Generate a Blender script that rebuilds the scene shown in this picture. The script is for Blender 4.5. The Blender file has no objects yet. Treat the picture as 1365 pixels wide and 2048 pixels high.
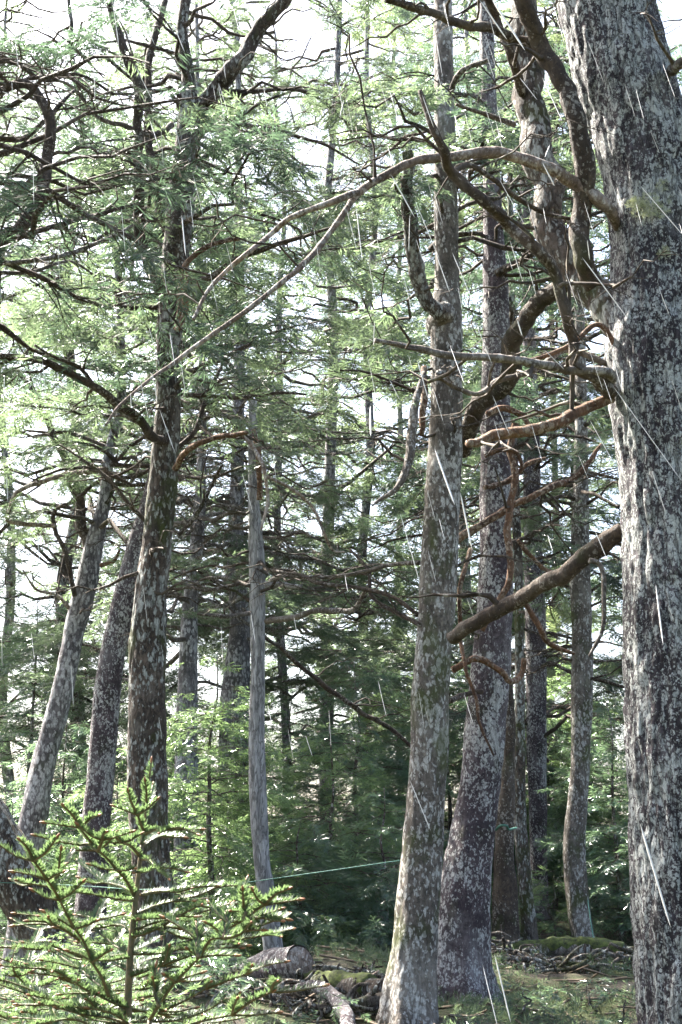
import bpy, math, random
import numpy as np
from mathutils import Vector
R = math.radians
rng = np.random.default_rng(7)
random.seed(7)
scene = bpy.context.scene
col = scene.collection

# ------------------------------------------------------------------ camera
F = 2844.0                      # focal length in photo pixels (photo 1365 x 2048)
CAM_Z = 1.3
HORIZON = 1740.0
PITCH = math.atan((HORIZON - 1024) / F)
cam_d = bpy.data.cameras.new('camera')
cam = bpy.data.objects.new('camera', cam_d)
col.objects.link(cam)
cam.location = (0, 0, CAM_Z)
cam.rotation_euler = (math.pi / 2 + PITCH, 0, 0)
cam_d.sensor_fit = 'VERTICAL'
cam_d.sensor_height = 36
cam_d.lens = F / 2048 * 36
cam_d.clip_end = 3000
cam_d.clip_start = 0.05
scene.camera = cam

# ------------------------------------------------------------------ light
SUN_EL, SUN_AZ = R(52), R(-46)      # azimuth measured from +Y (ahead of the camera) towards +X
sun_dir = Vector((math.sin(SUN_AZ) * math.cos(SUN_EL), math.cos(SUN_AZ) * math.cos(SUN_EL), math.sin(SUN_EL)))
w = bpy.data.worlds.new('World')
scene.world = w
w.use_nodes = True
nt = w.node_tree
bg = nt.nodes['Background']
sky = nt.nodes.new('ShaderNodeTexSky')
sky.sky_type = 'NISHITA'
sky.sun_disc = False
sky.sun_elevation = SUN_EL
sky.sun_rotation = SUN_AZ
sky.air_density = 1.0
sky.dust_density = 4.5
nt.links.new(sky.outputs[0], bg.inputs[0])
bg.inputs[1].default_value = 0.072
sl = bpy.data.lights.new('sun', 'SUN')
sl.energy = 5.0
sl.angle = R(0.5)
sl.color = (1.0, 0.95, 0.86)
so = bpy.data.objects.new('sun', sl)
so.rotation_euler = sun_dir.to_track_quat('Z', 'Y').to_euler()
so.location = (0, 0, 30)
col.objects.link(so)
vs = scene.view_settings
vs.view_transform = 'Standard'
vs.look = 'None'
vs.gamma = 1
vs.exposure = 3.1
scene.render.film_transparent = False
scene.cycles.max_bounces = 6
scene.cycles.diffuse_bounces = 3
scene.cycles.transmission_bounces = 4
scene.cycles.volume_bounces = 0
scene.cycles.caustics_reflective = False
scene.cycles.caustics_refractive = False

# ------------------------------------------------------------------ helpers
HAZE = .00015
CP, SP = math.cos(PITCH), math.sin(PITCH)

def P(px, py, d):
    """world point at photo pixel (px, py) and distance d ahead"""
    x = (px - 682.5) / F
    y = (1024 - py) / F
    dy = CP - y * SP
    t = d / dy
    return np.array((x * t, d, CAM_Z + (SP + y * CP) * t))

def TS(py, d):
    """metres per photo pixel there"""
    y = (1024 - py) / F
    return d / (CP - y * SP) / F

def proj(p):
    rel = p - np.array((0, 0, CAM_Z))
    f = rel[..., 1] * CP + rel[..., 2] * SP
    u = -rel[..., 1] * SP + rel[..., 2] * CP
    f = np.where(f < 0.1, 0.1, f)
    return 682.5 + F * rel[..., 0] / f, 1024 - F * u / f

def hashn(i, j, k, s):
    h = (i * 374761393 + j * 668265263 + k * 2147483647 + s * 1274126177).astype(np.int64)
    h = (h ^ (h >> 13)) * 1274126177
    h = h ^ (h >> 16)
    return (h & 0xffff) / 65535.0

def noise3(p, s=0):
    p = np.asarray(p, float)
    i = np.floor(p).astype(np.int64)
    f = p - i
    f = f * f * (3 - 2 * f)
    r = 0
    for a in (0, 1):
        for b in (0, 1):
            for c in (0, 1):
                wgt = (f[..., 0] if a else 1 - f[..., 0]) * (f[..., 1] if b else 1 - f[..., 1]) * (f[..., 2] if c else 1 - f[..., 2])
                r = r + wgt * hashn(i[..., 0] + a, i[..., 1] + b, i[..., 2] + c, s)
    return r * 2 - 1

def fbm(p, s=0, o=3):
    r, a = 0, 1.0
    for k in range(o):
        r = r + a * noise3(p * 2.03 ** k, s + k)
        a *= .5
    return r

_gy = [-60, 0, 5, 9.5, 12, 17, 20, 30, 60, 120, 260, 1000]
_gz = [-1.5, 0, .1, .33, .46, .55, .4, -1.6, -8, -20, -34, -40]

def ground_z(x, y):
    x = np.asarray(x, float)
    y = np.asarray(y, float)
    z = np.interp(y, _gy, _gz)
    p = np.stack([x * .45, y * .45, x * 0], -1)
    amp = np.interp(y, [0, 30, 100], [.12, .4, 2.0])
    return z + fbm(p, 11) * amp + noise3(p * 5, 5) * .045 + noise3(p * 14, 6) * .02

def new_mesh(name, V, F4=None, F3=None, smooth=True):
    V = np.asarray(V, np.float32)
    me = bpy.data.meshes.new(name)
    me.vertices.add(len(V))
    me.vertices.foreach_set('co', V.ravel())
    parts, starts, tot, off = [], [], 0, 0
    if F4 is not None and len(F4):
        F4 = np.asarray(F4, np.int32)
        parts.append(F4.ravel())
        starts.append(np.arange(len(F4)) * 4)
        off = F4.size
        tot += len(F4)
    if F3 is not None and len(F3):
        F3 = np.asarray(F3, np.int32)
        parts.append(F3.ravel())
        starts.append(np.arange(len(F3)) * 3 + off)
        tot += len(F3)
    li = np.concatenate(parts)
    st = np.concatenate(starts).astype(np.int32)
    me.loops.add(len(li))
    me.loops.foreach_set('vertex_index', li)
    me.polygons.add(tot)
    me.polygons.foreach_set('loop_start', st)
    if smooth:
        me.polygons.foreach_set('use_smooth', np.ones(tot, bool))
    me.update(calc_edges=True)
    return me

class Acc:
    """collects vertices and faces for one mesh"""
    def __init__(s):
        s.V, s.Q, s.T, s.n = [], [], [], 0
    def add(s, V, Q=None, T=None):
        if Q is not None and len(Q):
            s.Q.append(np.asarray(Q) + s.n)
        if T is not None and len(T):
            s.T.append(np.asarray(T) + s.n)
        s.V.append(V)
        s.n += len(V)
    def build(s, name, mat, parent=None, smooth=True, **props):
        if not s.V:
            return None
        V = np.concatenate(s.V)
        org = np.array(parent.location if parent is not None else (0, 0, 0))
        if parent is not None and parent.parent is not None:
            org = np.array(parent.parent.location)
        V = V - org
        me = new_mesh(name, V, np.concatenate(s.Q) if s.Q else None, np.concatenate(s.T) if s.T else None, smooth)
        me.materials.append(mat)
        o = bpy.data.objects.new(name, me)
        col.objects.link(o)
        o.parent = parent
        for k, v in props.items():
            o[k] = v
        return o

def thing(name, label, cat, loc, group=None):
    o = bpy.data.objects.new(name, None)
    o.empty_display_size = .2
    col.objects.link(o)
    o.location = tuple(float(c) for c in loc)
    o['label'] = label
    o['category'] = cat
    if group:
        o['group'] = group
    return o

def norm(a):
    return a / np.maximum(np.linalg.norm(a, axis=-1, keepdims=True), 1e-9)

def catmull(pts, seg):
    pts = np.asarray(pts, float)
    n = len(pts)
    if n == 2:
        t = np.linspace(0, 1, max(2, seg + 1))[:, None]
        return pts[0] * (1 - t) + pts[1] * t
    out = []
    for i in range(n - 1):
        p0 = pts[i - 1] if i > 0 else 2 * pts[0] - pts[1]
        p1, p2 = pts[i], pts[i + 1]
        p3 = pts[i + 2] if i + 2 < n else 2 * pts[-1] - pts[-2]
        m = max(1, seg)
        for k in range(m):
            t = k / m
            out.append(.5 * ((2 * p1) + (-p0 + p2) * t + (2 * p0 - 5 * p1 + 4 * p2 - p3) * t * t + (-p0 + 3 * p1 - 3 * p2 + p3) * t ** 3))
    out.append(pts[-1])
    return np.array(out)

def tube(acc, pts, rad, sides=10, rough=.0, rscale=8.0, seed=0, cap=True, gnarl=0.0, flare=None, twist=0.0, ridge=0.0, rfreq=14.0):
    """one detailed tube; pts (n,3), rad (n,)"""
    pts = np.asarray(pts, float)
    rad = np.asarray(rad, float)
    n = len(pts)
    T = norm(np.gradient(pts, axis=0))
    ref = np.array((0.0, 1.0, 0.0)) if abs(T[0][1]) < .8 else np.array((1.0, 0, 0))
    U = np.zeros((n, 3))
    u = ref - T[0] * (ref @ T[0])
    u /= np.linalg.norm(u)
    for i in range(n):
        u = u - T[i] * (u @ T[i])
        u /= max(np.linalg.norm(u), 1e-9)
        U[i] = u
    W = np.cross(T, U)
    a = np.linspace(0, 2 * np.pi, sides, endpoint=False)
    A = a[None, :] + twist * np.arange(n)[:, None] / n
    base = np.cos(A)[..., None] * U[:, None, :] + np.sin(A)[..., None] * W[:, None, :]
    r = np.repeat(rad[:, None], sides, 1)
    if flare is not None:
        r = r * (1 + flare[:, None] * (.55 + .45 * np.cos(A * 5 + seed) + .25 * np.cos(A * 3 + seed * 2)))
    raw = pts[:, None, :] + base * r[..., None]
    if rough > 0:
        k = fbm(raw * rscale * np.array((1, 1, .4)), seed, 3)
        r = r * (1 + rough * k)
    if ridge > 0:
        q = raw * np.array((rfreq, rfreq, rfreq * .22))
        k = 1 - np.abs(fbm(q, seed + 3, 3)) * 2.2
        k2 = noise3(raw * np.array((rfreq, rfreq, rfreq * .5)) * 1.9, seed + 4)
        r = r * (1 - ridge * np.clip(k, 0, 1) + ridge * .4 * k2)
    if gnarl > 0:
        k = noise3(raw * np.array((1, 1, .6)) * (1.2 / max(rad.mean(), .01)) * .35, seed + 9)
        r = r * (1 + gnarl * k)
    V = (pts[:, None, :] + base * r[..., None]).reshape(-1, 3)
    i = np.arange(n - 1)[:, None] * sides
    j = np.arange(sides)[None, :]
    j2 = (j + 1) % sides
    Q = np.stack([i + j, i + j2, i + sides + j2, i + sides + j], -1).reshape(-1, 4)
    Tt = None
    if cap:
        V = np.concatenate([V, pts[:1], pts[-1:]])
        c0, c1 = n * sides, n * sides + 1
        jj = np.arange(sides)
        T0 = np.stack([np.full(sides, c0), (jj + 1) % sides, jj], -1)
        T1 = np.stack([np.full(sides, c1), (n - 1) * sides + jj, (n - 1) * sides + (jj + 1) % sides], -1)
        Tt = np.concatenate([T0, T1])
    acc.add(V, Q, Tt)

def tubes(acc, PT, RD, sides=4):
    """many thin tubes at once: PT (M,K,3), RD (M,K)"""
    M, K, _ = PT.shape
    if M == 0:
        return
    T = norm(np.gradient(PT, axis=1))
    ref = np.where(np.abs(T[..., 2:3]) < .9, np.array((0, 0, 1.0)), np.array((1.0, 0, 0)))
    U = norm(np.cross(T, ref))
    W = np.cross(T, U)
    a = np.linspace(0, 2 * np.pi, sides, endpoint=False)
    V = PT[:, :, None, :] + RD[:, :, None, None] * (np.cos(a)[None, None, :, None] * U[:, :, None, :] + np.sin(a)[None, None, :, None] * W[:, :, None, :])
    V = V.reshape(-1, 3)
    m = np.arange(M)[:, None, None] * K * sides
    i = np.arange(K - 1)[None, :, None] * sides
    j = np.arange(sides)[None, None, :]
    j2 = (j + 1) % sides
    Q = np.stack([m + i + j, m + i + j2, m + i + sides + j2, m + i + sides + j], -1).reshape(-1, 4)
    acc.add(V, Q)

# ------------------------------------------------------------------ materials
def mat_new(name):
    m = bpy.data.materials.new(name)
    m.use_nodes = True
    t = m.node_tree
    return m, t, t.nodes['Principled BSDF']

def ramp(t, fac, stops, interp='LINEAR'):
    r = t.nodes.new('ShaderNodeValToRGB')
    r.color_ramp.interpolation = interp
    e = r.color_ramp.elements
    while len(e) < len(stops):
        e.new(.5)
    for k, (pos, c) in enumerate(stops):
        e[k].position = pos
        e[k].color = (c, c, c, 1) if not hasattr(c, '__len__') else (*c, 1)
    t.links.new(fac, r.inputs[0])
    return r.outputs[0]

def mixc(t, fac, a, b, mode='MIX'):
    m = t.nodes.new('ShaderNodeMix')
    m.data_type = 'RGBA'
    m.blend_type = mode
    for s, v in ((0, fac), (6, a), (7, b)):
        if hasattr(v, 'links') or isinstance(v, bpy.types.NodeSocket):
            t.links.new(v, m.inputs[s])
        else:
            m.inputs[s].default_value = v if s == 0 else (*v, 1)
    return m.outputs[2]

def noise_n(t, vec, scale, detail=4, rough=.6, dist=0.0):
    n = t.nodes.new('ShaderNodeTexNoise')
    n.inputs['Scale'].default_value = scale
    n.inputs['Detail'].default_value = detail
    n.inputs['Roughness'].default_value = rough
    n.inputs['Distortion'].default_value = dist
    t.links.new(vec, n.inputs['Vector'])
    return n.outputs['Fac']

def objvec(t, scale=(1, 1, 1), loc=(0, 0, 0)):
    tc = t.nodes.new('ShaderNodeTexCoord')
    mp = t.nodes.new('ShaderNodeMapping')
    mp.inputs['Scale'].default_value = scale
    mp.inputs['Location'].default_value = loc
    t.links.new(tc.outputs['Object'], mp.inputs[0])
    return mp.outputs[0]

def math_n(t, op, a, b=None, c=None):
    m = t.nodes.new('ShaderNodeMath'); m.operation = op
    for k, v in enumerate((a, b, c)):
        if v is None: continue
        if isinstance(v, bpy.types.NodeSocket): t.links.new(v, m.inputs[k])
        else: m.inputs[k].default_value = v
    return m.outputs[0]

def bark(name, dark, mid, lichen, amount=.5, size=30, moss=.0, moss_col=(.07, .09, .015), stretch=.35, bump=.6, rough=.85, furrow=.6):
    """flaky bark: furrows along the stem, small lichen flecks whose size follows a broad noise, moss patches"""
    m, t, b = mat_new(name)
    off = (random.random() * 9, random.random() * 9, 0)
    v = objvec(t, (1, 1, stretch), off)
    vf = objvec(t, (1, 1, .22), off)
    v2 = objvec(t, (1, 1, .7), (3, 1, 7))
    n1 = noise_n(t, v, size * .9, 8, .75, .4)
    nf = noise_n(t, vf, size * .55, 5, .6, .8)          # furrows
    n2 = noise_n(t, v, size * 1.3, 4, .8, 1.2)
    n3 = noise_n(t, v2, size * .10, 5, .65)
    n4 = noise_n(t, v2, 1.6, 5, .7)
    n5 = noise_n(t, v2, 3.2, 6, .7)
    fur = ramp(t, math_n(t, 'ABSOLUTE', math_n(t, 'SUBTRACT', nf, .5)), [(.005, 1), (.05, 0)])
    base = mixc(t, ramp(t, n1, [(.36, 0), (.64, 1)]), dark, mid)
    base = mixc(t, ramp(t, n5, [(.42, 0), (.62, .85)]), base, tuple(c * .9 for c in dark))
    n6 = noise_n(t, v2, 2.3, 7, .75, .5)
    base = mixc(t, ramp(t, n6, [(.50, 0), (.66, .55)]), base, tuple((a_ * 1.3 + b_ * .7) * .5 for a_, b_ in zip(mid, lichen)))
    vo = t.nodes.new('ShaderNodeTexVoronoi')
    vo.inputs['Scale'].default_value = size * .95
    vo.inputs['Randomness'].default_value = 1
    dst = t.nodes.new('ShaderNodeVectorMath'); dst.operation = 'MULTIPLY_ADD'
    cn = t.nodes.new('ShaderNodeTexNoise'); cn.inputs['Scale'].default_value = size * 1.1; cn.inputs['Detail'].default_value = 4
    t.links.new(v, cn.inputs['Vector'])
    t.links.new(cn.outputs['Color'], dst.inputs[0]); dst.inputs[1].default_value = (.055, .055, .055)
    t.links.new(v, dst.inputs[2]); t.links.new(dst.outputs[0], vo.inputs['Vector'])
    vd = math_n(t, 'ADD', vo.outputs['Distance'], math_n(t, 'MULTIPLY', n2, .75))
    # more and larger flecks where the broad noise is high
    lim = math_n(t, 'MULTIPLY_ADD', n3, 1.6, -.28 + amount * .66)
    lf = ramp(t, math_n(t, 'SUBTRACT', lim, vd), [(.0, 0), (.05, .45), (.20, .95)])
    lcol = mixc(t, ramp(t, n2, [(.38, 0), (.62, 1)]), tuple(c * .5 for c in lichen), lichen)
    c = mixc(t, lf, base, lcol)
    c = mixc(t, math_n(t, 'MULTIPLY', fur, furrow), c, tuple(c_ * .45 for c_ in dark))
    if moss > 0:
        c = mixc(t, ramp(t, n4, [(.62 - moss * .28, 0), (.70 - moss * .24, min(.85, moss * 2.0))]), c, moss_col)
    t.links.new(c, b.inputs['Base Color'])
    b.inputs['Roughness'].default_value = rough
    b.inputs['Specular IOR Level'].default_value = .25
    bp = t.nodes.new('ShaderNodeBump')
    bp.inputs['Strength'].default_value = bump
    bp.inputs['Distance'].default_value = .02
    hs = math_n(t, 'SUBTRACT', math_n(t, 'ADD', n1, math_n(t, 'MULTIPLY', n2, .5)), math_n(t, 'MULTIPLY', fur, .8 * furrow))
    t.links.new(hs, bp.inputs['Height'])
    t.links.new(bp.outputs[0], b.inputs['Normal'])
    return m

def leafmat(name, c1, c2, trans=.45, tcol=(.18, .30, .03), rough=.38, spec=.5):
    m, t, b = mat_new(name)
    g = t.nodes.new('ShaderNodeNewGeometry')
    r = ramp(t, g.outputs['Random Per Island'], [(0, c1), (1, c2)])
    t.links.new(r, b.inputs['Base Color'])
    b.inputs['Roughness'].default_value = rough
    b.inputs['Specular IOR Level'].default_value = spec
    tr = t.nodes.new('ShaderNodeBsdfTranslucent')
    tc = mixc(t, g.outputs['Random Per Island'], tcol, tuple(c * .6 for c in tcol))
    t.links.new(tc, tr.inputs[0])
    mx = t.nodes.new('ShaderNodeMixShader')
    mx.inputs[0].default_value = trans
    t.links.new(b.outputs[0], mx.inputs[1])
    t.links.new(tr.outputs[0], mx.inputs[2])
    t.links.new(mx.outputs[0], t.nodes['Material Output'].inputs[0])
    return m

M = {}
M['bark_big'] = bark('bark_big', (.026, .022, .026), (.11, .088, .098), (.56, .58, .55), .68, 60, .04, stretch=.75, bump=.9, furrow=.7)
M['bark_grey'] = bark('bark_grey', (.040, .033, .027), (.22, .185, .155), (.56, .54, .50), .50, 40, .25, stretch=.6, bump=.7, furrow=.35)
M['bark_purple'] = bark('bark_purple', (.030, .022, .026), (.13, .095, .105), (.56, .55, .53), .46, 48, .10, stretch=.7, bump=.7, furrow=.4)
M['bark_brown'] = bark('bark_brown', (.024, .018, .013), (.15, .11, .085), (.50, .51, .47), .46, 38, .28, stretch=.5, bump=.9)
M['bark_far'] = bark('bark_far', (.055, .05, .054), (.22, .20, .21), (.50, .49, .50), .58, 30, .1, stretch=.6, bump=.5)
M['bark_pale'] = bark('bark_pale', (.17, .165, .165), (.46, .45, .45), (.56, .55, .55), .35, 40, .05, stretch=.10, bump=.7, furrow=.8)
M['deadwood'] = bark('deadwood', (.07, .055, .052), (.26, .21, .20), (.33, .31, .32), .35, 26, .0, stretch=.12, bump=.9, furrow=.7)
M['limb'] = bark('limb', (.022, .016, .012), (.10, .070, .048), (.34, .31, .27), .22, 44, .15, stretch=.8, bump=.7, furrow=.3)
M['limb_grey'] = bark('limb_grey', (.05, .04, .032), (.19, .155, .125), (.44, .41, .38), .36, 44, .1, stretch=.8, bump=.7, furrow=.3)
M['limb_red'] = bark('limb_red', (.05, .026, .016), (.25, .13, .07), (.42, .33, .25), .42, 40, .0, stretch=.8, bump=.7, furrow=.3)
M['limb_arch'] = bark('limb_arch', (.08, .055, .042), (.38, .29, .235), (.60, .54, .48), .55, 40, .0, stretch=.8, bump=.8, furrow=.4)
M['twig'] = bark('twig', (.03, .022, .017), (.10, .075, .055), (.28, .26, .22), .25, 20, .1, bump=.2)
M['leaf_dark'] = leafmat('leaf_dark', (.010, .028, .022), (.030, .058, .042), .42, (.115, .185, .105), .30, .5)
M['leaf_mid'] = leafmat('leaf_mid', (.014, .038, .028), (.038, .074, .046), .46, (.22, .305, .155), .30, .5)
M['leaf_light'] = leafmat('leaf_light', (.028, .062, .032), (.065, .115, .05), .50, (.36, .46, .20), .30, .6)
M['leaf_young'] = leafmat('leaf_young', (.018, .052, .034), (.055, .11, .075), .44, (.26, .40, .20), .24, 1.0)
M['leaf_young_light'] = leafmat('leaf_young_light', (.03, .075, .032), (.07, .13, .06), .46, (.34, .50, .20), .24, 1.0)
M['needle'] = leafmat('needle', (.022, .050, .020), (.06, .10, .045), .36, (.19, .29, .11), rough=.38, spec=.6)

# ------------------------------------------------------------------ foliage
def frond_templates(kind):
    """flat spray of narrow shoots; x along, y across, unit length"""
    out = []
    r2 = random.Random(kind)
    for v in range(6):
        V, Q = [], []
        n = {0: 22, 1: 17, 2: 12}[kind]
        wd = {0: .016, 1: .021, 2: .030}[kind]
        def shoot(x0, y0, ang, L, wdt):
            dx, dy = math.cos(ang), math.sin(ang)
            nx, ny = -dy, dx
            z0 = r2.uniform(-.05, .05)
            z1 = z0 + r2.uniform(-.14, .08)
            b = len(V)
            V.extend([(x0, y0, z0), (x0 + dx * L * .5 + nx * wdt, y0 + dy * L * .5 + ny * wdt, (z0 + z1) / 2 + r2.uniform(-.03, .03)),
                      (x0 + dx * L, y0 + dy * L, z1), (x0 + dx * L * .5 - nx * wdt, y0 + dy * L * .5 - ny * wdt, (z0 + z1) / 2 + r2.uniform(-.03, .03))])
            Q.append((b, b + 1, b + 2, b + 3))
        for k in range(n):
            t = (k + .5) / n
            s = 1 if k % 2 else -1
            L = (.50 * (1 - t * .75) + .06) * r2.uniform(.7, 1.15)
            shoot(t * .95, s * .01, s * (R(62) - t * R(25)) + r2.uniform(-.25, .25), L, wd * r2.uniform(.7, 1.2))
        shoot(.55, 0, 0, .5, wd)
        out.append((np.array(V), np.array(Q)))
    return out
TPL = {k: frond_templates(k) for k in (0, 1, 2)}

def fronds(acc, pos, dirs, size, kind=1, up=None, tilt=.20):
    if len(pos) == 0:
        return
    D = norm(dirs)
    up0 = np.array((0, 0, 1.0)) + rng.normal(0, tilt, (len(pos), 3))
    S = norm(np.cross(up0, D))
    N = np.cross(D, S)
    which = rng.integers(0, 6, len(pos))
    for v in range(6):
        k = np.where(which == v)[0]
        if not len(k):
            continue
        TV, TQ = TPL[kind][v]
        X = pos[k][:, None, :] + size[k][:, None, None] * (TV[None, :, 0:1] * D[k][:, None, :] + TV[None, :, 1:2] * S[k][:, None, :] + TV[None, :, 2:3] * N[k][:, None, :])
        Q = TQ[None] + (np.arange(len(k)) * len(TV))[:, None, None]
        acc.add(X.reshape(-1, 3), Q.reshape(-1, 4))

# how thickly foliage grows across the view, rows from the top of the photograph down
DG = np.array([
    # 0    195   390   585   780   975   1170  1365
    [.70, .55, .30, .75, .95, .80, .60, .5],     # 0
    [.85, .60, .30, .80, .90, .85, .60, .5],     # 170
    [.55, .55, .35, .55, .50, .60, .45, .4],     # 340
    [.50, .50, .50, .75, .75, .70, .50, .4],     # 510
    [.90, .80, .55, .90, .90, .85, .60, .5],     # 680
    [.60, .65, .55, .70, .95, .80, .80, .7],     # 850
    [.65, .60, .55, .65, .80, .75, .90, .8],     # 1020
    [.60, .65, .50, .80, .85, .70, .85, .8],     # 1190
    [.55, .55, .75, .95, .95, .80, .95, .9],     # 1360
    [.50, .55, .85, .95, .95, .80, .95, .9],     # 1530
    [.55, .65, .95, .98, .95, .90, .95, .9],     # 1700
    [.80, .80, .98, .98, .95, .90, .80, .8],     # 1870
])
DG[7:10, :2] = .85
DG[:5] *= .97
DG[4, 2] = .42
DG[5:8] = np.minimum(1, DG[5:8] * 1.22)
DG[3:5] = np.minimum(1, DG[3:5] * 1.10)

def density(p):
    x, y = proj(p)
    gx = np.clip(x / 195, 0, 6.999)
    gy = np.clip(y / 170, 0, 10.999)
    i, j = gy.astype(int), gx.astype(int)
    fy, fx = gy - i, gx - j
    d = DG[i, j] * (1 - fy) * (1 - fx) + DG[i + 1, j] * fy * (1 - fx) + DG[i, j + 1] * (1 - fy) * fx + DG[i + 1, j + 1] * fy * fx
    out = (x < -620) | (x > 1365 + 620) | (y < -700) | (y > 2250)
    return np.where(out, -1.0, d), (y < -60)

_sd = np.array(sun_dir)
_s1 = norm(np.cross(_sd, (0, 0, 1.0))[None])[0]
_s2 = np.cross(_sd, _s1)

def shaft(p):
    """openings in the canopy line up with the sun, so light reaches the lower sprays in patches"""
    q = np.stack([p @ _s1 * .75, p @ _s2 * .75, np.zeros(len(p))], -1)
    return np.clip(noise3(q, 91) * 1.6, -1, .5)

def rotz(v, a):
    c, s = np.cos(a), np.sin(a)
    return np.stack([v[..., 0] * c - v[..., 1] * s, v[..., 0] * s + v[..., 1] * c, v[..., 2]], -1)

def limbs(wood, leaf, bases, az, L, el, kind=1, fsize=.22, leafy=1.0, r0=.027, twig_step=.095, crook=.13, K=9, droop=.10, twig_len=.30, tw_sides=3, prune=True, t0=.22, shafts=True):
    """boughs: bases (M,3), azimuth, length, start elevation.  leafy 0 = bare dead wood."""
    M_ = len(bases)
    if M_ == 0:
        return
    t = np.linspace(0, 1, K)
    h = norm(np.stack([np.sin(az), np.cos(az), np.zeros(M_)], -1))
    side = np.stack([h[:, 1], -h[:, 0], np.zeros(M_)], -1)
    wob = np.cumsum(rng.normal(0, 1, (M_, K, 2)), 1)
    wob -= wob[:, :1]
    wob *= (crook * L)[:, None, None] / math.sqrt(K) * 1.2
    curve = np.tan(el)[:, None] * t[None] * (1 - .55 * t[None]) - droop * t[None] ** 2
    PT = bases[:, None, :] + (h[:, None, :] * t[None, :, None] + np.array((0, 0, 1.0)) * curve[..., None]) * L[:, None, None]
    PT = PT + side[:, None, :] * wob[..., :1] + np.array((0, 0, 1.0)) * wob[..., 1:2] * .8
    RD = (r0 * (L / 2.0) ** .6)[:, None] * (1 - .86 * t[None]) if np.ndim(r0) == 0 else r0[:, None] * (1 - .86 * t[None])
    RD = RD * (1 + .15 * rng.normal(0, 1, RD.shape)).clip(.7, 1.4)
    tubes(wood, PT, RD, 5 if L.mean() < 3 else 6)
    # side twigs
    nt_ = np.maximum(2, (L / twig_step).astype(int))
    li = np.repeat(np.arange(M_), nt_)
    tt = t0 + (1 - t0) * rng.random(len(li)) ** .85
    f = tt * (K - 1)
    i = np.clip(f.astype(int), 0, K - 2)
    fr = (f - i)[:, None]
    b = PT[li, i] * (1 - fr) + PT[li, i + 1] * fr
    tan = norm(PT[li, i + 1] - PT[li, i])
    sg = np.where(rng.random(len(li)) < .5, 1, -1)
    tdir = rotz(tan, sg * rng.uniform(R(28), R(75), len(li)))
    tdir[:, 2] += rng.normal(.02, .17, len(li))
    tdir = norm(tdir)
    Lt = (twig_len * (1.15 - .6 * tt) * L[li] ** .7) * rng.uniform(.45, 1.25, len(li))
    KT = 4
    s = np.linspace(0, 1, KT)
    TW = b[:, None, :] + tdir[:, None, :] * (s[None, :, None] * Lt[:, None, None])
    TW = TW + rng.normal(0, .10, TW.shape) * (s[None, :, None] * Lt[:, None, None])
    TW[..., 2] -= .18 * (s[None] ** 2) * Lt[:, None]
    rb = np.maximum(.0032, RD[li, i] * .38)
    if prune:
        d, above = density(TW[:, 2])
        keep = (d > 0)
    else:
        keep = np.ones(len(li), bool)
    # tips of the boughs count as twigs too
    tubes(wood, TW[keep], (rb[:, None] * (1 - .75 * s[None]))[keep], tw_sides)
    if leafy <= 0:
        return
    TWk, Ltk = TW[keep], Lt[keep]
    nf = np.maximum(3, (Ltk / (fsize * .19)).astype(int))
    ti = np.repeat(np.arange(len(TWk)), nf)
    ss = .15 + .85 * rng.random(len(ti))
    g = ss * (KT - 1)
    i = np.clip(g.astype(int), 0, KT - 2)
    fr = (g - i)[:, None]
    p = TWk[ti, i] * (1 - fr) + TWk[ti, i + 1] * fr
    d0 = norm(TWk[ti, i + 1] - TWk[ti, i])
    d1 = rotz(d0, rng.uniform(-R(60), R(60), len(ti)))
    d1[:, 2] += rng.normal(-.05, .13, len(ti))
    sz = fsize * rng.uniform(.6, 1.25, len(ti))
    if prune:
        d, above = density(p)
        # clumps: broad noise opens gaps and thickens masses
        cl = (0 if not shafts else 1) * (fbm(p * np.array((.85, .85, 2.9)), 21, 2) * .75 + noise3(p * np.array((.5, .5, .8)), 61) * .6 + shaft(p) * .85 - .04)
        prob = np.clip((d * .85 + cl - .45) * 2.4 + .42, 0, 1) * leafy if shafts else np.clip(d, 0, 1) * leafy
        prob = np.where(above, .10 * leafy, prob)
        k = (rng.random(len(p)) < prob) & (d > 0)
    else:
        k = rng.random(len(p)) < leafy
    fronds(leaf, p[k], d1[k], sz[k], kind)

# ------------------------------------------------------------------ trees
def trunk_from(edges, d, lean_depth=0.0):
    """edges: (y, left, right) in photo pixels from the foot up -> points and radii"""
    pts, rad = [], []
    y0 = edges[0][0]
    for (y, a, b) in edges:
        dd = d + lean_depth * (y0 - y) / 2000
        pts.append(P((a + b) / 2, y, dd))
        rad.append((b - a) / 2 * TS(y, dd))
    return np.array(pts), np.array(rad)

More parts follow.
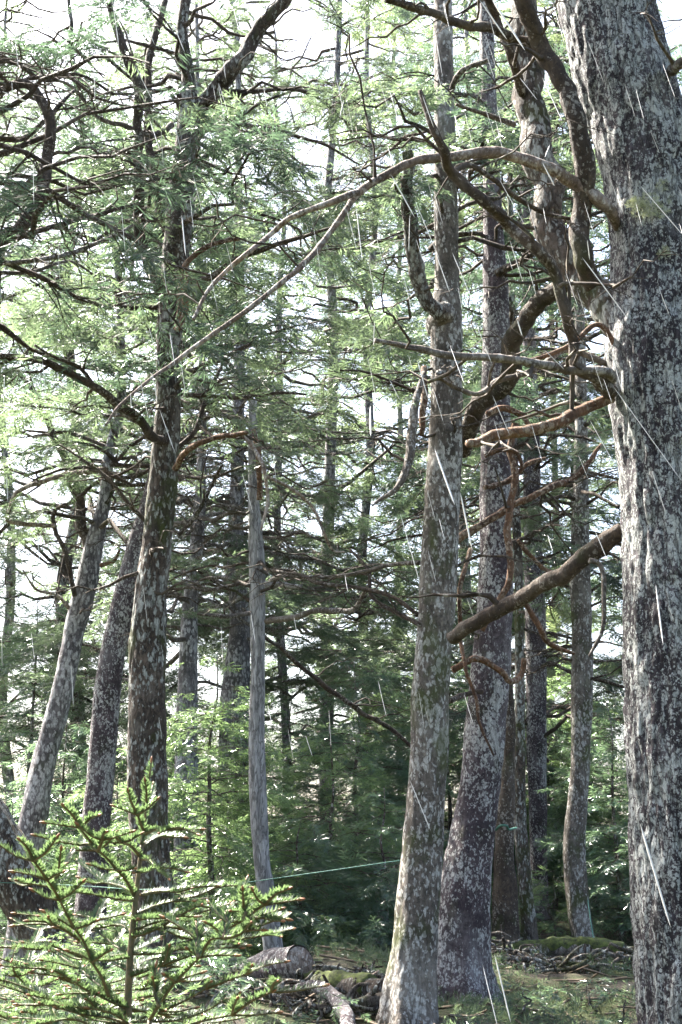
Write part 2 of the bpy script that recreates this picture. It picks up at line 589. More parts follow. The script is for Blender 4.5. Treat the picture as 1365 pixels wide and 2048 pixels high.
def make_tree(name, label, cat, d, edges, barkmat, leaf='leaf_mid', kind=1, sides=28, rough=.07, rscale=9, seed=1,
              top=0.0, crown=None, dead=None, group=None, branches=(), lean_depth=0.0, to_ground=True, flare=.5, limbmat='limb', seg=None, fsize=.22, knots=(), ridge=.03, rfreq=20.0):
    pts, rad = trunk_from(edges, d, lean_depth)
    if to_ground:
        dirn = norm(pts[0] - pts[1])
        gz = float(ground_z(pts[0][0], pts[0][1])) - .15
        if pts[0][2] > gz:
            k = (pts[0][2] - gz)
            foot = pts[0] + np.array((dirn[0] * min(.6, k) * .5, 0, -k))
            pts = np.concatenate([[foot], pts])
            rad = np.concatenate([[rad[0] * 1.08], rad])
    if top > 0:
        dirn = norm(pts[-1] - pts[-3])
        dirn[2] = max(dirn[2], .9)
        for k in (1, 2, 3):
            pts = np.concatenate([pts, [pts[-1] + dirn * top / 3 + rng.normal(0, .05, 3)]])
            rad = np.concatenate([rad, [rad[-1] * (.80 if k < 3 else .4)]])
    both = np.concatenate([pts, rad[:, None]], 1)
    hgt = pts[-1][2] - pts[0][2]
    seg = seg or max(4, int(hgt / len(pts) / .07))
    sm = catmull(both, seg)
    sp, sr = sm[:, :3], np.abs(sm[:, 3]) + .002
    root = thing(name, label, cat, (sp[0][0], sp[0][1], max(sp[0][2], float(ground_z(sp[0][0], sp[0][1])))), group)
    fl = np.exp(-(sp[:, 2] - sp[0, 2] - .1).clip(0) / .22) * flare
    acc = Acc()
    tube(acc, sp, sr, sides, rough, rscale, seed, flare=fl, gnarl=.06, ridge=ridge, rfreq=rfreq)
    for (kx, ky, kr) in knots:
        kp = P(kx, ky, d - .02)
        tube(acc, catmull([kp + np.array((0, .12, 0)), kp + np.array((0, -.02, .0)), kp + np.array((0, -sr.mean() * .6 - kr * TS(ky, d), .02))], 4),
             np.linspace(kr * 1.5, kr * .9, 9) * TS(ky, d), 12, .15, 20, 3)
    tr = acc.build('trunk', M[barkmat], root)
    # axis lookup by height
    zs = sp[:, 2]
    order = np.argsort(zs)
    def axis(z):
        return np.stack([np.interp(z, zs[order], sp[order, 0]), np.interp(z, zs[order], sp[order, 1]), z], -1)
    for br in branches:
        add_branch(root, *br[:-1], **(br[-1] if isinstance(br[-1], dict) else {})) if isinstance(br[-1], dict) else add_branch(root, *br)
    wood, leafa = Acc(), Acc()
    def zone(spec, leafy):
        y_lo, y_hi, n, Lm, el = spec[:5]
        opt = spec[5] if len(spec) > 5 else {}
        opt = dict(opt)
        azr = opt.pop('az', None)
        if y_lo is None:
            z_lo = zs.max() - top
        else:
            z_lo = P(0, y_lo, d)[2]
        z_hi = zs.max() - .05 if y_hi is None else P(0, y_hi, d)[2]
        z = np.sort(rng.uniform(z_lo, z_hi, n))
        az = (np.arange(n) * 2.4 + rng.normal(0, .5, n)) if azr is None else rng.uniform(azr[0], azr[1], n)
        fr = (z - z_lo) / max(z_hi - z_lo, .01)
        L = Lm * rng.uniform(.55, 1.15, n) * (1 - .35 * fr)
        e = rng.normal(el, .18, n)
        limbs(wood, leafa, axis(z), az, L, e, leafy=leafy, kind=opt.pop('kind', kind), fsize=opt.pop('fsize', fsize), **opt)
    for spec in (crown or ()):
        zone(spec, 1.0)
    for spec in (dead or ()):
        zone(spec, 0.0)
    wood.build('boughs', M[limbmat], root, kind='stuff')
    leafa.build('foliage', M[leaf], root, smooth=False)
    return root, axis

def add_branch(root, pix, d, wpx, mat='limb', label=None, sides=9, twigs=0, leafy=0, name='branch', seg=10, rough=.12, tw=None):
    """a traced bough: pixels, depth (start, end), widths in photo pixels (start, end or list)"""
    d0, d1 = d if hasattr(d, '__len__') else (d, d)
    n = len(pix)
    ws = np.interp(np.linspace(0, 1, n), np.linspace(0, 1, len(wpx)), wpx)
    pts, rad = [], []
    for k, (x, y) in enumerate(pix):
        dd = d0 + (d1 - d0) * k / (n - 1) + rng.normal(0, .03)
        pts.append(P(x, y, dd))
        rad.append(ws[k] / 2 * TS(y, dd))
    sm = catmull(np.concatenate([pts, np.array(rad)[:, None]], 1), seg)
    sp, sr = sm[:, :3], np.abs(sm[:, 3]) + .0012
    sp = sp + np.stack([fbm(sp * 4.5, 31, 3), fbm(sp * 4.5, 35, 2) * .6, fbm(sp * 4.5, 38, 3)], -1) * (sr * .6)[:, None]
    acc = Acc()
    tube(acc, sp, sr, sides, rough, 30, int(pix[0][0]), gnarl=.12, twist=2.0)
    o = acc.build(name, M[mat], root)
    if label:
        o['label'] = label
    if twigs:
        wood, leaf = Acc(), Acc()
        idx = rng.integers(len(sp) // 6, len(sp) - 2, twigs)
        tan = norm(sp[np.minimum(idx + 1, len(sp) - 1)] - sp[idx])
        az = np.arctan2(tan[:, 0], tan[:, 1]) + rng.choice([-1, 1], twigs) * rng.uniform(.4, 1.3, twigs)
        TL = tw or .6
        limbs(wood, leaf, sp[idx], az, rng.uniform(.4, 1.2, twigs) * TL, rng.normal(.15, .45, twigs), leafy=leafy, r0=np.clip(sr[idx] * .45, .004, .012), crook=.14, twig_step=.12, fsize=.2)
        b = wood.build('twigs', M['twig'], o, kind='stuff')
        leaf.build('foliage', M['leaf_mid'], o, smooth=False)
    return o

#SETTING
# ------------------------------------------------------------------ ground
def ground_mat():
    m, t, b = mat_new('forest_floor')
    v = objvec(t)
    n1 = noise_n(t, v, 22, 8, .75)
    n2 = noise_n(t, v, 1.1, 5, .7)
    n3 = noise_n(t, v, 55, 3, .7)
    c = mixc(t, ramp(t, n1, [(.35, 0), (.65, 1)]), (.016, .013, .009), (.085, .062, .040))
    c = mixc(t, ramp(t, n2, [(.42, 0), (.55, .9)]), c, (.05, .065, .014))
    c = mixc(t, ramp(t, n3, [(.62, 0), (.68, .8)]), c, (.17, .14, .08))
    t.links.new(c, b.inputs['Base Color'])
    b.inputs['Roughness'].default_value = .95
    bp = t.nodes.new('ShaderNodeBump')
    bp.inputs['Strength'].default_value = 1
    bp.inputs['Distance'].default_value = .04
    t.links.new(n1, bp.inputs['Height'])
    t.links.new(bp.outputs[0], b.inputs['Normal'])
    return m
M['floor'] = ground_mat()
def grid_axis(vals):
    return np.array(sorted(set(np.round(vals, 3))))
gx = grid_axis(np.concatenate([np.linspace(-8, 8, 161), np.linspace(-60, 60, 61), np.linspace(-420, 420, 29)]))
gy = grid_axis(np.concatenate([np.linspace(1, 24, 200), np.linspace(-10, 80, 91), np.linspace(-60, 600, 45)]))
GX, GY = np.meshgrid(gx, gy)
GZ = ground_z(GX, GY)
Vg = np.stack([GX, GY, GZ], -1).reshape(-1, 3)
nx_, ny_ = len(gx), len(gy)
ii, jj = np.meshgrid(np.arange(ny_ - 1), np.arange(nx_ - 1), indexing='ij')
a_ = (ii * nx_ + jj).ravel()
acc = Acc()
acc.add(Vg, np.stack([a_, a_ + 1, a_ + nx_ + 1, a_ + nx_], -1))
acc.build('ground', M['floor'], None, kind='structure')

#TREES
# ------------------------------------------------------------------ the big trunk at the side of the view
D6 = 6.0
big = [(2048, 1278, 1520), (1800, 1268, 1500), (1600, 1262, 1488), (1400, 1252, 1476), (1200, 1245, 1468), (1000, 1240, 1458),
       (850, 1226, 1446), (700, 1211, 1432), (600, 1222, 1425), (450, 1219, 1410), (300, 1196, 1384), (150, 1148, 1342), (60, 1128, 1316), (-60, 1100, 1292)]
big_branches = [
    ([(1235, 640), (1190, 590), (1140, 540), (1105, 450), (1085, 350), (1070, 220), (1058, 100), (1045, 0), (1030, -120)], (6.0, 6.5), (72, 62, 60, 56, 52), 'bark_brown', 'thick dark limb bending up from the trunk', 18, 6, 0),
    ([(1200, 580), (1164, 510), (1158, 436), (1162, 333), (1152, 231), (1116, 154), (1085, 87), (1044, 0), (1000, -90)], (5.9, 5.6), (40, 38, 34, 30), 'limb', None, 14, 4, 0),
    ([(1240, 460), (1215, 425), (1150, 372), (1090, 332), (1000, 306), (920, 310), (850, 320), (780, 345), (715, 388), (690, 420), (640, 490), (600, 535), (520, 600), (440, 660), (350, 725), (310, 750), (240, 810), (212, 850)], (5.9, 5.0), (16, 27, 25, 21, 17, 15, 12, 11, 9, 9, 7, 5, 3), 'limb_arch', 'long pale dead bough arching across the view', 12, 4, 0),
    ([(715, 385), (665, 402), (590, 432), (545, 466), (500, 502), (455, 538), (415, 582), (388, 640)], (5.4, 5.2), (14, 11, 10, 9, 8, 5), 'limb_arch', None, 9, 3, 0),
    ([(1222, 785), (1200, 760), (1160, 735), (1148, 680), (1130, 620), (1110, 550), (1075, 500), (1020, 450), (970, 400), (905, 345), (888, 300), (865, 250), (842, 182)], (5.9, 5.2), (30, 24, 22, 22, 22, 20, 16, 8), 'limb', 'crooked brown bough climbing in front of the pale arch', 12, 5, 0),
    ([(905, 345), (940, 330), (985, 360), (1040, 400), (1100, 430), (1150, 440)], (5.5, 5.9), (12, 10, 9, 6), 'limb', None, 9, 3, 0),
    ([(1225, 760), (1215, 745), (1150, 742), (1080, 730), (980, 716), (900, 710), (830, 696), (752, 680)], (5.9, 5.3), (20, 18, 17, 15, 13, 8), 'limb_grey', None, 10, 6, 0),
    ([(1225, 795), (1180, 815), (1120, 845), (1050, 866), (980, 880), (932, 886)], (5.9, 5.7), (20, 21, 23, 23, 22, 15), 'limb_red', 'red-brown broken bough with a snapped end', 14, 4, 0),
    ([(1250, 1065), (1180, 1120), (1120, 1150), (1080, 1170), (1020, 1210), (950, 1250), (905, 1278)], (6.1, 6.7), (36, 34, 32, 30, 28), 'limb', 'thick mottled bough sloping down across the trunks', 14, 2, 0),
    ([(1180, 1122), (1200, 1130), (1210, 1170), (1206, 1250), (1178, 1312)], (5.9, 5.9), (10, 9, 8, 5), 'limb_grey', None, 8, 0, 0),
    ([(1245, 720), (1200, 650), (1140, 690), (1060, 720), (1010, 722)], (5.9, 5.8), (10, 9, 8, 5), 'limb_red', None, 8, 2, 0),
    ([(1080, 85), (1000, 66), (920, 46), (850, 24), (770, -6)], (5.8, 5.2), (22, 18, 16, 14), 'limb', None, 10, 5, 0),
    ([(1050, 190), (1020, 100), (990, 40), (965, -20)], (6.2, 6.0), (20, 18, 14), 'limb', None, 10, 3, 0),
    ([(1215, 730), (1130, 700), (1070, 740), (1000, 765), (960, 790), (920, 780), (870, 752)], (6.0, 5.6), (11, 11, 10, 6), 'limb_grey', None, 8, 2, 0),
    ([(1345, 140), (1365, 120), (1400, 60)], (5.8, 5.5), (24, 20, 14), 'bark_brown', None, 10, 3, 0),
    ([(1030, 250), (980, 232), (912, 208)], (6.2, 6.0), (10, 9, 5), 'limb_grey', None, 8, 1, 0),
]
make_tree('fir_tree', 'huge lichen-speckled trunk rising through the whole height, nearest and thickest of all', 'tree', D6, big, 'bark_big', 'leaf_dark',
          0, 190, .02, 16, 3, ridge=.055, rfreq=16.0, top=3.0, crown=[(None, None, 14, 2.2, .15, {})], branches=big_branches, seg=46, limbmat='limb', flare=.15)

# ------------------------------------------------------------------ the middle pair
A_br = [
    ([(880, 640), (855, 600), (835, 540), (820, 480), (810, 400), (820, 340), (815, 300)], (8.9, 8.4), (34, 30, 28, 24, 18), 'bark_brown', None, 10, 5, 0),
    ([(850, 735), (852, 790), (845, 870)], (8.8, 8.7), (10, 14, 10), 'limb_red', None, 8, 0, 0),
    ([(850, 745), (830, 830), (818, 920), (795, 975), (760, 1000), (745, 1012)], (8.7, 8.4), (8, 17, 18, 11, 6, 2), 'limb_grey', 'hanging slab of split dead wood', 16, 2, 0),
    ([(905, 300), (900, 200), (925, 140), (978, 120)], (9.0, 8.6), (12, 11, 8), 'limb_grey', None, 8, 2, 0),
    ([(850, 790), (800, 770), (730, 745), (680, 740)], (9, 8.5), (7, 5, 3), 'limb', None, 7, 4, .6),
    ([(835, 1230), (780, 1190), (720, 1175), (640, 1165), (600, 1150), (560, 1145)], (9, 9.6), (9, 8, 7, 5), 'limb', None, 7, 5, 0),
    ([(838, 1125), (780, 1130), (700, 1150), (640, 1155), (570, 1150), (540, 1162)], (9, 10), (9, 8, 8, 6), 'limb_grey', None, 7, 5, 0),
    ([(842, 1250), (790, 1225), (745, 1190), (735, 1140), (700, 1100)], (9, 9.5), (9, 8, 7, 4), 'limb', None, 7, 4, 0),
]
make_tree('fir_tree', 'straight lichen-spotted trunk in the middle, with a black knot and pale bare top', 'tree', 9.0,
          [(2048, 768, 872), (1950, 778, 872), (1800, 796, 880), (1700, 806, 885), (1500, 821, 895), (1348, 827, 899), (1200, 836, 912), (1000, 849, 921), (800, 861, 925),
           (650, 863, 924), (600, 865, 922), (560, 871, 918), (400, 868, 917), (200, 870, 909), (50, 868, 905), (-80, 870, 903)], 'bark_grey', 'leaf_mid',
          0, 84, .05, 12, 5, top=2.4, branches=A_br, knots=[(886, 640, 22), (878, 760, 10)], seg=22,
          crown=[(560, 160, 18, 1.3, .1, {}), (None, None, 8, 1.8, .2, {})], dead=[(1250, 700, 12, .7, .1)])
B_br = [
    ([(985, 560), (1010, 540), (1045, 520), (1075, 500)], (10, 9.6), (20, 16, 10), 'bark_brown', None, 9, 4, .6),
    ([(905, 1338), (950, 1316), (1000, 1340), (1020, 1360), (1044, 1350), (1050, 1318)], (9.2, 9.4), (13, 12, 12, 9), 'limb_red', None, 8, 0, 0),
    ([(1030, 845), (1018, 900), (1032, 960), (1014, 1050), (1022, 1150), (1000, 1200), (965, 1262)], (9.3, 9.3), (12, 14, 14, 14, 12, 8), 'limb_red', 'twisted orange-brown dead bough in front of the dark trunk', 9, 3, 0),
    ([(1050, 1203), (1080, 1262), (1100, 1290), (1148, 1306)], (9.2, 9.4), (10, 11, 10, 6), 'limb_red', None, 8, 0, 0),
    ([(915, 1078), (960, 1050), (1030, 1010), (1090, 980), (1140, 960), (1172, 930), (1205, 888)], (9.4, 9.6), (16, 14, 13, 11, 6), 'limb_red', None, 8, 6, 0),
    ([(975, 828), (1005, 815), (1042, 830), (1066, 856)], (9.3, 9.3), (12, 13, 12, 8), 'limb_red', None, 8, 0, 0),
    ([(970, 912), (1000, 900), (1030, 905), (1046, 935)], (9.3, 9.3), (8, 9, 9, 6), 'limb_red', None, 8, 0, 0),
    ([(970, 975), (1020, 960), (1055, 930), (1092, 917)], (9.3, 9.5), (9, 10, 9, 5), 'limb_red', None, 8, 1, 0),
    ([(942, 1100), (920, 1180), (921, 1270), (930, 1330), (955, 1400), (962, 1450), (988, 1512)], (9.2, 9.2), (9, 8, 7, 6, 4), 'limb_red', None, 7, 0, 0),
    ([(900, 1402), (930, 1392), (968, 1384)], (9.2, 9.6), (12, 11, 8), 'limb', None, 7, 0, 0),
    ([(925, 905), (940, 850), (968, 805), (1010, 752), (1030, 690), (1060, 622), (1108, 580), (1170, 540)], (9.5, 8.0), (28, 36, 36, 36, 34, 32), 'limb', 'thick brown bough curving up from behind the speckled trunk', 14, 4, 0),
    ([(1035, 1080), (1060, 1110), (1090, 1140), (1120, 1150)], (9.6, 9.8), (8, 9, 8, 5), 'limb_red', None, 7, 1, 0),
]
make_tree('fir_tree', 'dark purplish trunk dotted with white lichen just behind the middle trunk', 'tree', 10.0,
          [(2048, 868, 990), (1950, 866, 975), (1850, 872, 976), (1750, 885, 984), (1600, 914, 998), (1450, 931, 1013), (1348, 942, 1019), (1200, 955, 1025), (1000, 960, 1022),
           (800, 963, 1019), (700, 965, 1019), (600, 966, 1018), (450, 968, 1006), (300, 965, 998), (100, 960, 988), (-100, 955, 980)], 'bark_purple', 'leaf_dark',
          0, 84, .05, 12, 8, top=2.0, branches=B_br, seg=22,
          crown=[(600, 60, 26, 1.5, .1, {}), (None, None, 8, 1.8, .2, {})], dead=[(1150, 650, 10, .6, .1)])

# ------------------------------------------------------------------ the left trees
L_br = [
    ([(372, 245), (430, 190), (470, 128), (520, 60), (562, 0), (600, -80)], (9.5, 9.2), (34, 32, 30, 26, 22), 'bark_brown', 'leaning upper stem forking off to the side', 16, 10, .3),
    ([(322, 580), (300, 520), (280, 461), (280, 359), (279, 256), (272, 169), (230, 60), (215, -20)], (9.4, 9.0), (22, 22, 20, 18, 14), 'limb', None, 10, 8, .3),
    ([(335, 460), (318, 420), (302, 308), (295, 230), (302, 102), (330, 0)], (9.6, 9.9), (16, 16, 15, 12), 'limb', None, 9, 8, .3),
    ([(330, 880), (305, 868), (275, 835), (240, 810), (190, 770), (120, 735), (60, 715), (-20, 708)], (9.4, 8.6), (18, 18, 16, 14, 11), 'limb', 'dark bough sweeping out to the side and down to the trunk', 10, 7, .8),
    ([(190, 770), (160, 735), (110, 715), (70, 690)], (9.0, 8.6), (9, 7, 4), 'limb', None, 7, 4, .8),
    ([(345, 790), (420, 792), (490, 796), (560, 785), (612, 791)], (9.5, 10), (9, 8, 7, 4), 'limb', None, 8, 6, .4),
    ([(352, 775), (390, 740), (440, 720), (500, 690)], (9.4, 9), (12, 10, 6), 'limb', None, 8, 5, .6),
    ([(350, 940), (375, 905), (400, 885), (440, 872), (494, 866)], (9.3, 8.8), (13, 12, 10, 8), 'limb_red', 'bleached orange dead bough stub', 9, 0, 0),
    ([(484, 868), (510, 900), (530, 935), (535, 1000), (522, 1060)], (8.8, 8.8), (7, 8, 7, 4), 'limb_arch', None, 7, 0, 0),
    ([(535, 950), (580, 975), (625, 1015), (650, 1070), (665, 1100), (690, 1104)], (8.8, 9.2), (6, 6, 5, 3), 'limb_arch', None, 7, 1, 0),
    ([(365, 560), (362, 620), (348, 660)], (9.3, 9.3), (13, 14, 10), 'limb_red', None, 8, 0, 0),
    ([(355, 660), (372, 620), (368, 560), (372, 525), (400, 500), (450, 482), (480, 478)], (9.2, 9.0), (12, 12, 10, 6), 'limb_red', None, 8, 1, 0),
    ([(372, 568), (430, 548), (470, 520), (530, 498), (600, 475), (680, 450)], (9.4, 8.8), (13, 12, 10, 5), 'limb', None, 8, 6, .5),
    ([(352, 350), (400, 320), (440, 290), (500, 220), (560, 190)], (9.4, 9.0), (9, 8, 4), 'limb', None, 7, 6, .5),
    ([(345, 250), (300, 270), (250, 250), (200, 235), (140, 170), (90, 160)], (9.4, 9.0), (12, 10, 8, 5), 'limb_grey', None, 7, 6, .5),
    ([(400, 210), (460, 185), (530, 180), (620, 185), (700, 250)], (9.4, 9.4), (10, 9, 7, 4), 'limb', None, 7, 6, .6),
    ([(395, 265), (470, 250), (560, 265), (650, 290), (720, 330)], (9.4, 9.8), (9, 8, 6, 3), 'limb', None, 7, 6, .6),
    ([(320, 612), (260, 614), (200, 608), (120, 592), (60, 560)], (9.5, 9.2), (10, 10, 8, 4), 'limb', None, 7, 5, .6),
    ([(318, 592), (250, 585), (200, 575), (120, 572)], (9.6, 10), (8, 7, 4), 'limb_grey', None, 7, 4, .5),
    ([(300, 1050), (260, 1010), (220, 960), (180, 930), (120, 890)], (9.5, 9.4), (9, 8, 6, 3), 'limb', None, 7, 5, 0),
    ([(358, 1070), (400, 1020), (430, 960), (445, 930)], (9.3, 9.1), (9, 8, 4), 'limb', None, 7, 3, 0),
    ([(355, 895), (390, 860), (410, 800), (430, 760), (450, 720)], (9.6, 9.8), (10, 9, 5), 'limb', None, 7, 4, .3),
]
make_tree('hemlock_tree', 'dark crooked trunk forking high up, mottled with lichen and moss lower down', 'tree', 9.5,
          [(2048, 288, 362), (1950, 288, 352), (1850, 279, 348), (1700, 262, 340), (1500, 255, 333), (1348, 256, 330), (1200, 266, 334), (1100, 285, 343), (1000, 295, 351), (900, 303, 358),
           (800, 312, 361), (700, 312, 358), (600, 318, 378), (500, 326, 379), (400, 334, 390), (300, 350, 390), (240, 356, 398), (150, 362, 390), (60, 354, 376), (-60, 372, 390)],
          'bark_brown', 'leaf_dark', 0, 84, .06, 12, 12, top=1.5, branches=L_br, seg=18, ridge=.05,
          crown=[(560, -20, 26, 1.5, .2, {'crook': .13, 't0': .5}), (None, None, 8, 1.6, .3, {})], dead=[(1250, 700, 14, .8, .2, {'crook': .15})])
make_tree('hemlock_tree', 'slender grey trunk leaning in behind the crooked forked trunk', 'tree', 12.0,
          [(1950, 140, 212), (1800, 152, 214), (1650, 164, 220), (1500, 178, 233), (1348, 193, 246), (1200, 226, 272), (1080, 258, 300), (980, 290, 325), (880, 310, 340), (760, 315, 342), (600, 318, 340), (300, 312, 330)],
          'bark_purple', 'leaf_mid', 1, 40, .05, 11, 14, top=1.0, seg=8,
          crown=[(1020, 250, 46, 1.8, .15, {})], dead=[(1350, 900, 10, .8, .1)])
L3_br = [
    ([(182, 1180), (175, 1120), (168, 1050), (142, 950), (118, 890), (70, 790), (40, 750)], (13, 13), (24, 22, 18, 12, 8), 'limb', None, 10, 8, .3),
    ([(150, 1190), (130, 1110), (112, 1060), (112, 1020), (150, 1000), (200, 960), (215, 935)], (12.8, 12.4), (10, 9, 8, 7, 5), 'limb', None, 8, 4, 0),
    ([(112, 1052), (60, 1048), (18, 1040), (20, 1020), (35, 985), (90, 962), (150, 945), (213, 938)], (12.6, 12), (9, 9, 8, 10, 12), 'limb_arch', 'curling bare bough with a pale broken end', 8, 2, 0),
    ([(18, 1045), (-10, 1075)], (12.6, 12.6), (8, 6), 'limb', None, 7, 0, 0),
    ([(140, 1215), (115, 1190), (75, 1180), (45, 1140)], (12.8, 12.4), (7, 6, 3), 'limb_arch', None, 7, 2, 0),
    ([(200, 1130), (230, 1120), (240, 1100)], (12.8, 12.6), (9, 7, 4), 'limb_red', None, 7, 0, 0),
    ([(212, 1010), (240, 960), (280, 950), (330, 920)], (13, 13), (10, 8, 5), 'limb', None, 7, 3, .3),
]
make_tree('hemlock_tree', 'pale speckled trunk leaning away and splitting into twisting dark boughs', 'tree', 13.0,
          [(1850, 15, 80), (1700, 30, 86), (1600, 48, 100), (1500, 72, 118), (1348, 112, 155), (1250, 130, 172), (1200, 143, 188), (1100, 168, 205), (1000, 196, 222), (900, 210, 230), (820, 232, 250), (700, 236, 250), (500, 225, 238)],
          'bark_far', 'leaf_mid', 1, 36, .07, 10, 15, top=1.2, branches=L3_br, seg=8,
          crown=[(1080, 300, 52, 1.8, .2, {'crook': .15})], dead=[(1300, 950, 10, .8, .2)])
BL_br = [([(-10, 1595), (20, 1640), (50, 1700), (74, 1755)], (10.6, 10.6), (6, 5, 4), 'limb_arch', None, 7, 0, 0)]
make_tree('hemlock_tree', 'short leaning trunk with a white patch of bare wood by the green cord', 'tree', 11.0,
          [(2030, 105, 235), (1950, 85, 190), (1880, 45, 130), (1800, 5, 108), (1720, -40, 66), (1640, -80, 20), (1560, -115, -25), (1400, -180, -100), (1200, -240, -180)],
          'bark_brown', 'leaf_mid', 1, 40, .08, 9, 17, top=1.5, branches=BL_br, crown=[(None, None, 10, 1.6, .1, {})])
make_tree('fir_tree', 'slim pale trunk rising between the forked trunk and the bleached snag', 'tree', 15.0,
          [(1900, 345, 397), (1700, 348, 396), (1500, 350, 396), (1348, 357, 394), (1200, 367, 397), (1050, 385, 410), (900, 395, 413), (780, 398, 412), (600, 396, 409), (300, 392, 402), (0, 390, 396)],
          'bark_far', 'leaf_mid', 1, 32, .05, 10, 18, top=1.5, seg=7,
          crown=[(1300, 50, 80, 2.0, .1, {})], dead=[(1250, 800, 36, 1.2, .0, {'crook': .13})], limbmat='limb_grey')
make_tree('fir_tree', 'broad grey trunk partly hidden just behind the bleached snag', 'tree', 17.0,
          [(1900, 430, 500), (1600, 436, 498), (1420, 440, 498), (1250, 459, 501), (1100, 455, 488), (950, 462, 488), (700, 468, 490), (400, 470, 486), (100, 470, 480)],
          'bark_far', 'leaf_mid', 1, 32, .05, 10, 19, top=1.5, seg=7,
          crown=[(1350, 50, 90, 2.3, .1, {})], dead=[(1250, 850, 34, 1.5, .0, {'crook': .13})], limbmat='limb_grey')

# the bleached dead snag
root, ax = make_tree('dead_snag', 'smooth bleached dead trunk without bark, snapped at the top', 'dead tree', 11.5,
          [(1915, 530, 568), (1850, 522, 560), (1780, 514, 549), (1735, 509, 541), (1650, 503, 536), (1500, 497, 530), (1348, 502, 530), (1200, 500, 530), (1110, 498, 529), (1000, 497, 519), (880, 497, 515), (830, 498, 515), (800, 499, 514)],
          'bark_pale', 'leaf_mid', 1, 30, .04, 14, 20, top=0, seg=10, flare=.1,
          branches=[([(530, 1170), (570, 1170), (602, 1171)], (11.4, 11), (12, 11, 6), 'bark_pale', None, 8, 0, 0),
                    ([(532, 1242), (580, 1236), (640, 1222), (700, 1222), (722, 1200), (735, 1170)], (11.4, 10.6), (12, 12, 11, 9, 5), 'limb_grey', None, 8, 4, 0),
                    ([(500, 1225), (455, 1232), (395, 1228)], (11.4, 11), (9, 8, 5), 'limb_grey', None, 8, 1, 0),
                    ([(525, 1140), (570, 1145), (585, 1155)], (11.4, 11), (8, 6, 4), 'limb_grey', None, 7, 0, 0),
                    ([(500, 1170), (450, 1155), (400, 1160)], (11.5, 12), (9, 8, 5), 'limb_grey', None, 7, 0, 0),
                    ([(518, 1000), (520, 940), (515, 890), (506, 860)], (11.35, 11.3), (12, 11, 8), 'limb_red', 'strip of orange bark', 7, 0, 0),
                    ([(560, 1295), (610, 1340), (660, 1380), (722, 1422), (790, 1462), (822, 1492)], (12, 13), (8, 9, 10, 9, 7), 'limb', None, 8, 5, .4),
                    ([(525, 1270), (560, 1295)], (11.5, 12), (8, 8), 'limb', None, 7, 0, 0)],
          dead=[(1200, 850, 24, 1.0, -.05, {'crook': .16})])

# ------------------------------------------------------------------ trunks behind the middle pair
make_tree('fir_tree', 'thin brown stem with a snapped foot standing on the mossy bank', 'tree', 14.0,
          [(1895, 1046, 1078), (1800, 1040, 1068), (1700, 1032, 1058), (1600, 1029, 1052), (1450, 1030, 1050), (1348, 1031, 1049), (1200, 1030, 1047), (1000, 1024, 1040), (850, 1020, 1034), (600, 1018, 1030), (300, 1015, 1024)],
          'bark_brown', 'leaf_mid', 1, 28, .08, 12, 23, top=1, seg=8, crown=[(1100, 200, 44, 1.6, .1, {})], dead=[(1400, 900, 10, .7, .1)])
make_tree('fir_tree', 'blue-grey trunk behind the thin brown stem', 'tree', 17.0,
          [(1850, 1060, 1098), (1700, 1060, 1094), (1500, 1055, 1094), (1348, 1052, 1093), (1200, 1050, 1090), (1000, 1048, 1082), (850, 1048, 1078), (600, 1045, 1070), (300, 1040, 1060), (0, 1040, 1052)],
          'bark_purple', 'leaf_dark', 1, 30, .05, 10, 24, top=1.5, seg=7, crown=[(1500, 0, 95, 2.2, .1, {})], dead=[(1400, 950, 14, 1.0, .05)])
make_tree('fir_tree', 'mossy spotted trunk standing alone on the bank beside the huge trunk', 'tree', 14.5,
          [(1885, 1146, 1188), (1820, 1136, 1180), (1700, 1128, 1172), (1600, 1136, 1176), (1500, 1142, 1181), (1348, 1144, 1186), (1200, 1142, 1182), (1150, 1140, 1181), (1000, 1146, 1178), (880, 1150, 1176), (700, 1150, 1172), (400, 1145, 1162), (100, 1142, 1154)],
          'bark_grey', 'leaf_mid', 1, 36, .07, 11, 25, top=1.5, seg=8, crown=[(1150, 50, 75, 2.0, .05, {})], dead=[(1400, 1000, 10, .9, .1)])
make_tree('dead_snag', 'rotten dark brown trunk wedged behind the purplish trunk', 'dead tree', 13.0,
          [(1900, 980, 1042), (1800, 985, 1036), (1700, 990, 1030), (1600, 996, 1030), (1500, 1006, 1031), (1440, 1010, 1030), (1360, 1012, 1024)],
          'limb', 'leaf_mid', 1, 30, .12, 9, 26, seg=7, flare=.2)

